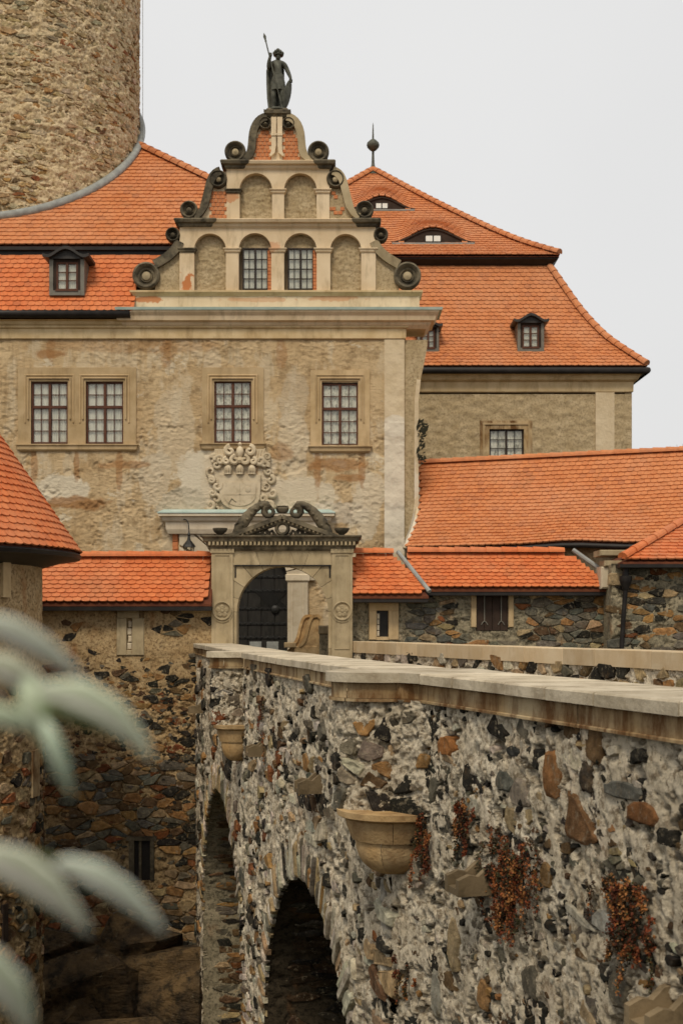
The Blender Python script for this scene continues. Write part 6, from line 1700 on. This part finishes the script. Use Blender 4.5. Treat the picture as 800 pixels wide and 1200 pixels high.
# ================================================================== STATUE
def statue():
    t = thing('knight_statue', 'dark bronze warrior statue holding a spear and shield on top of the gable', 'statue', (fx(325), FY + 0.2, fz(128)))
    s = 2.18     # height in layout units
    bx, by, bz = fx(324.5), FY + 0.2, fz(127.5)
    V = [('pelvis', 0.02, 0, 0.50, 0.088, 0.072), ('belly', 0.015, 0, 0.58, 0.085, 0.07), ('chest', 0.01, 0, 0.70, 0.112, 0.08), ('neckb', 0.01, 0, 0.80, 0.075, 0.06), ('neck', 0.012, -0.005, 0.835, 0.036, 0.036),
         ('head', 0.018, -0.012, 0.885, 0.052, 0.058), ('crown', 0.018, -0.005, 0.935, 0.045, 0.05),
         ('lhip', -0.05, 0, 0.47, 0.07, 0.07), ('lknee', -0.062, -0.01, 0.26, 0.05, 0.05), ('lcalf', -0.062, 0.005, 0.18, 0.045, 0.048), ('lank', -0.060, 0.01, 0.045, 0.028, 0.03), ('ltoe', -0.072, -0.06, 0.018, 0.026, 0.02),
         ('rhip', 0.085, 0, 0.47, 0.07, 0.07), ('rknee', 0.085, -0.035, 0.27, 0.05, 0.05), ('rcalf', 0.075, -0.01, 0.18, 0.044, 0.047), ('rank', 0.062, 0.015, 0.045, 0.028, 0.03), ('rtoe', 0.075, -0.055, 0.018, 0.026, 0.02),
         ('lsh', -0.105, 0, 0.77, 0.05, 0.05), ('lelb', -0.15, -0.02, 0.70, 0.040, 0.040), ('lfor', -0.135, -0.05, 0.80, 0.032, 0.032), ('lhand', -0.105, -0.07, 0.89, 0.028, 0.028),
         ('rsh', 0.125, 0, 0.765, 0.05, 0.05), ('relb', 0.185, 0.005, 0.635, 0.04, 0.04), ('rwri', 0.222, -0.03, 0.535, 0.028, 0.028), ('rhand', 0.222, -0.045, 0.495, 0.030, 0.026)]
    E = [('pelvis', 'belly'), ('belly', 'chest'), ('chest', 'neckb'), ('neckb', 'neck'), ('neck', 'head'), ('head', 'crown'), ('pelvis', 'lhip'), ('lhip', 'lknee'), ('lknee', 'lcalf'), ('lcalf', 'lank'), ('lank', 'ltoe'),
         ('pelvis', 'rhip'), ('rhip', 'rknee'), ('rknee', 'rcalf'), ('rcalf', 'rank'), ('rank', 'rtoe'), ('neckb', 'lsh'), ('lsh', 'lelb'), ('lelb', 'lfor'), ('lfor', 'lhand'), ('neckb', 'rsh'), ('rsh', 'relb'), ('relb', 'rwri'), ('rwri', 'rhand')]
    ix = {v[0]: i for i, v in enumerate(V)}
    me = bpy.data.meshes.new('body')
    me.from_pydata([((bx + v[1] * s) * U, (by + v[2] * s) * U, (bz + v[3] * s) * U) for v in V], [(ix[a], ix[b]) for a, b in E], [])
    o = bpy.data.objects.new('body', me); COL.objects.link(o)
    md = o.modifiers.new('skin', 'SKIN'); md.use_smooth_shade = True
    o.modifiers.new('sub', 'SUBSURF').levels = 2
    for i, v in enumerate(V): me.skin_vertices[0].data[i].radius = (v[4] * s * U * 0.95, v[5] * s * U * 0.95)
    me.skin_vertices[0].data[0].use_root = True
    dg = bpy.context.evaluated_depsgraph_get()
    m2 = bpy.data.meshes.new_from_object(o.evaluated_get(dg)); m2.name = 'body'
    bpy.data.objects.remove(o)
    m2.materials.clear(); m2.materials.append(M['bronze'])
    b = bpy.data.objects.new('body', m2); COL.objects.link(b); adopt(b, t)
    P = lambda x, y, z: (bx + x * s, by + y * s, bz + z * s)
    m = MB()       # tunic skirt with folds
    rings = []
    for (z, rx_, ry_) in ((0.60, 0.085, 0.072), (0.52, 0.10, 0.085), (0.40, 0.115, 0.095), (0.33, 0.12, 0.10)):
        rings.append([P(0.015 + rx_ * (1 + (0.10 if i % 3 == 0 else -0.02) * (0.60 - z) * 4) * math.cos(2 * pi * i / 30), ry_ * (1 + (0.10 if i % 3 == 0 else -0.02) * (0.60 - z) * 4) * math.sin(2 * pi * i / 30), z) for i in range(30)])
    m.loft(rings, True, True); m.build('tunic', M['bronze'], b, True, 60)
    m = MB()       # cloak hanging behind
    rings = []
    for (z, w, yo) in ((0.80, 0.11, 0.05), (0.70, 0.15, 0.085), (0.50, 0.15, 0.10), (0.25, 0.14, 0.10), (0.06, 0.12, 0.09)):
        f = [P(-0.035 + w * (-1 + 2 * i / 14), yo + 0.014 * math.cos(i * 2.1) - 0.03 * abs(-1 + 2 * i / 14), z) for i in range(15)]
        rings.append(f + [(q[0], q[1] + 0.02 * s, q[2]) for q in reversed(f)])
    m.loft(rings, True, True); m.build('cloak', M['bronze'], b, True, 60)
    m = MB()       # face: brow, nose, beard
    m.lathe(*P(0.018, -0.07, 0.885), [(0.001, -0.025 * s), (0.010 * s, 0.0), (0.008 * s, 0.012 * s), (0.001, 0.02 * s)], 8).lathe(*P(0.018, -0.055, 0.858), [(0.001, -0.035 * s), (0.025 * s, -0.01 * s), (0.03 * s, 0.01 * s), (0.01, 0.02 * s)], 10); m.build('beard', M['bronze'], b, True, 60)
    m = MB(); m.lathe(*P(0.02, 0.0, 0.925), [(0.02 * s, -0.004 * s), (0.082 * s, -0.012 * s), (0.088 * s, 0.004 * s), (0.06 * s, 0.016 * s), (0.058 * s, 0.045 * s), (0.03 * s, 0.062 * s), (0.002, 0.066 * s)], 18)
    hat = m.build('hat', M['bronze'], b, True, 50)
    m = MB()
    for (x, y, z, r) in ((-0.045, -0.03, 0.945, 0.03), (-0.02, -0.045, 0.965, 0.03), (0.015, -0.04, 0.985, 0.035), (0.05, -0.04, 0.965, 0.032), (0.08, -0.02, 0.945, 0.034), (0.045, 0.0, 0.985, 0.03), (-0.01, 0.0, 0.99, 0.028)):
        m.lathe(*P(x, y, z), [(0.001, -r * s)] + [(r * s * math.cos(a), r * s * math.sin(a)) for a in (-0.9, -0.4, 0.1, 0.6, 1.1)] + [(0.001, r * s)], 10)
    m.build('plume', M['bronze'], hat, True, 60)
    for (hx, hy, hz, dx) in ((-0.105, -0.075, 0.895, 1), (0.222, -0.045, 0.48, -1)):     # fingers closed round shaft and rim
        m = MB()
        for i in range(4):
            z = hz - 0.018 + i * 0.013
            m.tube([P(hx - 0.024 * dx, hy + 0.012, z), P(hx - 0.012 * dx, hy - 0.024, z), P(hx + 0.014 * dx, hy - 0.026, z - 0.002), P(hx + 0.020 * dx, hy - 0.004, z - 0.003)], [0.010 * s, 0.010 * s, 0.009 * s, 0.007 * s], 6)
        m.tube([P(hx - 0.02 * dx, hy, hz - 0.028), P(hx + 0.01 * dx, hy - 0.018, hz - 0.02), P(hx + 0.022 * dx, hy - 0.02, hz - 0.002)], [0.011 * s, 0.010 * s, 0.007 * s], 6)
        m.build('fingers', M['bronze'], b, True, 60)
    tip, foot = (309, 38), (330.5, 126)
    A = (fx(tip[0]), by - 0.17 * 1.0, fz(tip[1])); B = (fx(foot[0]), by - 0.26, fz(foot[1]) - 0.02)
    L = lambda k: tuple(a + (c - a) * k for a, c in zip(A, B))
    m = MB(); m.tube([L(0.10), L(1.0)], 0.024, 8); sp = m.build('spear', M['bronze'], t)
    m = MB(); m.tube([L(0.0), L(0.05), L(0.10), L(0.115), L(0.12)], [0.004, 0.055, 0.03, 0.04, 0.03], 6, flat=0.4); m.build('spear_head', M['bronze'], sp)
    m = MB(); n = 20; cx_, cz_ = 0.165, 0.25
    rim = [(0.055 * math.cos(2 * pi * i / n), 0.245 * math.sin(2 * pi * i / n)) for i in range(n)]
    tilt = -0.22
    rot = lambda a, c: (a * math.cos(tilt) - c * math.sin(tilt) , a * math.sin(tilt) + c * math.cos(tilt))
    rings = []
    for (k, yo) in ((1.0, 0.0), (1.0, -0.018), (0.75, -0.035), (0.05, -0.045)):
        rings.append([P(cx_ + rot(a * k, c * k)[0], -0.04 + yo + a * 1.2 * k, cz_ + rot(a * k, c * k)[1]) for a, c in rim])
    m.loft(rings, True, True); m.build('shield', M['bronze'], t, True, 50)
    m = MB(); m.lathe(bx, by, bz - 0.02, [(0.36, -0.03), (0.38, 0.0), (0.36, 0.04), (0.3, 0.05)], 24); m.build('base', M['bronze'], t, True, 40)
statue()

# ================================================================== SMALL THINGS
lan = thing('wall_lantern', 'black iron lantern on a curved bracket under the inner doorway cornice', 'lantern', (fx(221), FY - 0.8, fz(654)))
lx, ly, lz = sx(221.5, 45.2), 45.2, sz(655, 45.2)
m = MB(); m.lathe(lx, ly, lz, [(0.10, 0.0), (0.12, 0.04), (0.09, 0.05)], 6).lathe(lx, ly, lz, [(0.24, 0.42), (0.20, 0.50), (0.07, 0.66), (0.04, 0.8), (0.06, 0.86), (0.02, 0.95), (0.01, 1.1)], 6)
for i in range(6):
    a = 2 * pi * i / 6; m.tube([(lx + 0.10 * math.cos(a), ly + 0.10 * math.sin(a), lz + 0.04), (lx + 0.19 * math.cos(a), ly + 0.19 * math.sin(a), lz + 0.44)], 0.014, 5)
lf = m.build('lantern_cage', M['iron'], lan)
m = MB(); m.lathe(lx, ly, lz, [(0.09, 0.05), (0.175, 0.42)], 6); m.build('lantern_glass', M['glass'], lan)
MB().tube(bez((lx, ly, lz + 1.05), (lx, ly, lz + 1.5), (lx - 0.3, ly + 0.4, lz + 1.5), (lx - 0.35, FY, lz + 1.3), 10), 0.02, 6).build('bracket', M['iron'], lan)

bench = thing('stone_bench', 'tan stone seat with two scroll-shaped arms standing inside the gateway', 'bench', (sx(357, 43), 43, -0.1))
sY = 42.6
for k, (dx, dy) in enumerate(((0, 0.35), (9.5, 0.0))):
    b_ = [(334, 772), (334, 764), (341, 758)] + bez((341, 758), (352, 754), (349, 728), (358, 723), 10) + [(363, 722.5), (366, 725), (365, 729), (364, 772)]
    m = MB(); m.prism([(sx(x + dx, sY), sz(y, sY)) for x, y in b_], sY + dy, sY + dy + 0.26); m.build('scroll_arm', M['corbel'], bench)
    m = MB(); q = bez((341, 757), (352, 753), (349, 727), (358, 722), 12) + [(363, 721.5), (366.5, 725)]
    m.band([(sx(x + dx, sY), sz(y, sY)) for x, y in q], 0.10, sY + dy - 0.06, sY + dy + 0.3); m.build('arm_rim', M['corbel'], bench)
MB().cbox(sx(345, sY), sx(372, sY), sY - 0.02, sY + 0.66, -0.1, sz(757, sY), 0.02).build('seat_block', M['corbel'], bench)
m = MB(); m.cbox(sx(333, sY), sx(347, sY), sY - 0.05, sY + 0.5, sz(759, sY), sz(753, sY), 0.02); m.build('arm_foot', M['sand'], bench)
post = thing('stone_post', 'short rubble post with a stone cap beside the scroll-armed seat', 'post', (sx(379, 41.5), 41.5, -0.1))
m = MB(); m.cbox(sx(374, 41.2), sx(386, 41.2), 41.2, 41.8, -0.1, sz(743, 41.2), 0.04); m.build('shaft', M['mortar_gate'], post)
m = MB(); m.cbox(sx(373, 41.2), sx(388, 41.2), 41.15, 41.9, sz(743, 41.2), sz(733, 41.2), 0.03); m.build('cap', M['sand_gate'], post)

# dry red-brown plants rooted in the bridge wall
def wall_plant(yc, zc, wu, hu, n, seed, label, tone):
    """dry stonecrop: strands of tiny leaves trailing down from a few roots"""
    r_ = random.Random(seed)
    x_, y_, _ = PB(np.float64(yc), 0.0, 0.0)
    t = thing('wall_plant', label, 'plant', (float(x_), float(y_), zc))
    t['group'] = 'dry plants rooted in the bridge wall'
    m = MB(); st = MB(); ns = max(8, n // 45)
    for k in range(ns):
        u = yc + r_.gauss(0, 0.30) * wu; z = zc + hu * (0.5 - 0.75 * r_.random()); d = 0.04
        ln = hu * (0.12 + 0.45 * r_.random() ** 2) ; cnt = int(2.6 * n / ns); tn = r_.choice(tone); pts = []
        for i in range(cnt):
            q = i / cnt
            u += r_.gauss(0, 0.008) * wu; z -= ln / cnt; d += r_.gauss(0.0004, 0.004); d = min(0.075, max(0.02, d))
            p = Vector([float(w) for w in PB(np.float64(u + r_.gauss(0, 0.03) * wu), z + r_.gauss(0, 0.012), d + r_.random() * 0.03)])
            if i % 12 == 0: pts.append(tuple(float(w) for w in PB(np.float64(u), z, d)))
            s_ = 0.006 + r_.random() * 0.009
            a = Vector((r_.gauss(0, 1), r_.gauss(0, 1), r_.gauss(0, 1))).normalized(); b2 = a.cross(Vector((r_.gauss(0, 1), r_.gauss(0, 1), r_.gauss(0, 1)))).normalized()
            c = jitcol(tn if r_.random() < 0.7 else r_.choice(tone), r_, 0.45)
            m.add([tuple(p - a * s_ - b2 * s_ * 0.6), tuple(p + a * s_ - b2 * s_ * 0.4), tuple(p + a * s_ * 0.6 + b2 * s_), tuple(p - a * s_ * 0.7 + b2 * s_ * 0.7)], [(0, 1, 2, 3)], c)
        if len(pts) > 1: st.tube(pts, 0.004, 4)
    stuff(m.build('foliage', M['sedum'], t)); stuff(st.build('stems', M['twig'], t))
RD = [(0.15, 0.035, 0.012), (0.10, 0.028, 0.012), (0.22, 0.07, 0.02), (0.045, 0.028, 0.014), (0.05, 0.045, 0.018), (0.30, 0.13, 0.04), (0.03, 0.022, 0.012)]
nearY = lambda x: 5.55 / ((x - 400) / F + 0.3173)
midY = lambda x: 3.98 / (0.229 + (x - 400) / F)
for (x, y, w, h, n, lb) in ((612, 1040, 50, 135, 2600, 'largest rust-red plant trailing down the bridge wall beside a water spout'), (745, 1080, 46, 105, 1700, 'rust and olive plant clump on the bridge wall above the lowest spout'),
                            (508, 985, 22, 80, 900, 'red-brown plant growing at the side of the larger corbel'), (552, 965, 20, 66, 700, 'narrow rust plant between the larger corbel and a water spout'),
                            (491, 1145, 14, 50, 300, 'small red plant low on the bridge wall near the arch')):
    Yp = nearY(x); s_ = F / Yp
    wall_plant(Yp, sz(y, Yp), w / s_ / 0.5, h / s_, n, x, lb, RD)
Yp = 14.9
for (x, y, w, h, n, lb) in ((283, 872, 9, 60, 500, 'thin rust plant streak beside the smaller corbel'), (311, 850, 8, 70, 450, 'thin rust plant streak beside a far water spout')):
    Yp = midY(x); s_ = F / Yp; wall_plant(Yp, sz(y, Yp), w / s_ / 0.16, h / s_, n, x, lb, RD)
r_ = random.Random(4); m = MB()
for i in range(60):
    a = (sx(488 + r_.random() * 7, 46.5), 45.95 - r_.random() * 0.2, sz(500 + r_.random() * 45, 46.5))
    b2 = Vector((r_.gauss(0.08, 0.08), r_.gauss(0, 0.05), r_.gauss(0.1, 0.1))); c = Vector((b2.z, 0.02, -b2.x)) * 0.2
    p = Vector(a); m.add([tuple(p - c), tuple(p + b2 * 0.6 - c), tuple(p + b2), tuple(p + b2 * 0.5 + c)], [(0, 1, 2, 3)], (0.03, 0.028, 0.015))
tag(m.build('climbing_plant', M['sedum']), 'dark withered creeper on the edge of the palace buttress', 'plant')

# blurred pale leaves of a shrub close to the viewer
shrub = thing('leafy_branch', 'blurred pale green shrub leaves hanging in front of the turret wall', 'plant', (-0.45, 1.2, 0))
def leaf(q, wpx, Yd, roll=0.4, tone=(0.50, 0.54, 0.45)):
    """leaf along three points given as photo columns and rows at depth Yd: base, bend, tip"""
    Yd = Yd * 0.9
    P3 = [Vector((sx(x, Yd + k * 0.03), Yd + k * 0.03, sz(y, Yd + k * 0.03))) for k, (x, y) in zip((0, -1, 1), q)]
    P3[1] = P3[1] * 0.62 + (P3[0] + P3[2]) * 0.19
    w = wpx * Yd / F; K = 14; rows_ = []
    for i in range(K + 1):
        k = i / K
        c = P3[0] * (1 - k) ** 2 + P3[1] * (2 * k * (1 - k)) + P3[2] * k * k
        t = ((P3[1] - P3[0]) * (1 - k) + (P3[2] - P3[1]) * k).normalized()
        side = Vector((0, -1, 0)).cross(t).normalized()
        side = (side * math.cos(roll) + Vector((0, -1, 0)) * math.sin(roll)).normalized(); nrm = t.cross(side).normalized()
        if nrm.y > 0: nrm = -nrm
        ww = w * 0.5 * (math.sin(pi * k ** 0.8) ** 0.85 + 0.03) * (1 + 0.05 * math.sin(k * 23))
        rows_.append([c - side * ww - nrm * 0.25 * ww, c - side * ww * 0.5 - nrm * 0.02 * ww, c + nrm * -0.08 * ww, c + side * ww * 0.5 - nrm * 0.02 * ww, c + side * ww - nrm * 0.25 * ww])
    m = MB(); n = 5
    cd = (0.10, 0.115, 0.05)
    vt = [tuple(p) for r in rows_ for p in r]; vb_ = [tuple(p - nrm * 0.0025) for r in rows_ for p in r]
    fs_ = [(i * n + j, i * n + j + 1, (i + 1) * n + j + 1, (i + 1) * n + j) for i in range(K) for j in range(n - 1)]
    base = jitcol(tuple(min(0.8, q_ * k_) for q_, k_ in zip(tone, (1.22, 1.18, 1.22))), random, 0.08)
    for f_i, f in enumerate(fs_):
        j = f_i % (n - 1); c = base if j in (1, 2) else (base[0] * 0.72, base[1] * 0.80, base[2] * 0.66)
        m.add([vt[i] for i in f], [(0, 1, 2, 3)], c)
    m.add(vb_, [tuple(reversed(f)) for f in fs_], cd)
    ring = [r[0] for r in rows_] + [r[-1] for r in reversed(rows_)]
    k0 = len(ring)
    m.add([tuple(p) for p in ring] + [tuple(p - nrm * 0.0025) for p in ring], [(i, (i + 1) % k0, k0 + (i + 1) % k0, k0 + i) for i in range(k0)], base)
    m.build('leaf', M['leaf'], shrub, True, 60)
GRN = (0.13, 0.155, 0.065); MIDG = (0.30, 0.36, 0.24)
for q, w, Yd, rl, tn in (
        (((-40, 725), (50, 735), (98, 800)), 40, 1.15, 0.5, (0.52, 0.55, 0.47)), (((-40, 775), (40, 765), (75, 850)), 44, 1.20, 0.4, (0.50, 0.54, 0.45)),
        (((40, 812), (135, 790), (178, 892)), 52, 1.12, 0.4, (0.56, 0.59, 0.51)), (((50, 835), (110, 830), (158, 872)), 34, 1.18, 0.6, GRN),
        (((30, 795), (25, 850), (62, 880)), 46, 1.18, 0.3, (0.42, 0.48, 0.37)), (((50, 845), (62, 880), (84, 935)), 26, 1.16, 0.3, (0.48, 0.52, 0.43)),
        (((-40, 835), (15, 832), (50, 862)), 32, 1.10, 0.4, (0.46, 0.50, 0.40)), 
        (((-40, 1000), (50, 1005), (104, 1096)), 62, 1.06, 0.4, (0.54, 0.57, 0.49)), (((64, 1012), (135, 1015), (192, 1094)), 42, 1.10, 0.4, (0.56, 0.59, 0.51)),
        (((-30, 1005), (45, 990), (125, 1040)), 30, 1.2, 0.7, GRN), (((-60, 1120), (10, 1125), (36, 1215)), 74, 1.0, 0.4, (0.46, 0.51, 0.41))):
    leaf(q, w * 0.84, Yd, rl, tn)
m = MB()
for pts in ([(-120, 1250), (-60, 1000), (-30, 860), (10, 800), (45, 815)], [(-60, 1000), (20, 1005), (66, 1012)], [(-30, 860), (-40, 760), (-60, 735)]):
    m.tube([(sx(x, 1.2), 1.2, sz(y, 1.2)) for x, y in pts], 0.004, 6)
m.build('stem', M['twig'], shrub, True)
# bare twig tips beyond the gallery roof
r_ = random.Random(2); m = MB()
for i in range(9):
    a = Vector((sx(797 + r_.random() * 16, 70), 70, sz(560, 70))); q = [a]
    for k in range(4): q.append(q[-1] + Vector((r_.gauss(-0.05, 0.22), r_.gauss(0, 0.1), 0.35 + 0.15 * r_.random())))
    m.tube([tuple(p) for p in q], [0.05, 0.035, 0.025, 0.015, 0.006], 5)
m.lathe(sx(806, 70), 70, -0.1, [(0.3, 0.0), (0.15, 6.0), (0.05, sz(545, 70))], 8)
tag(m.build('bare_tree', M['twig']), 'tips of a bare tree showing above the gallery roof', 'tree')
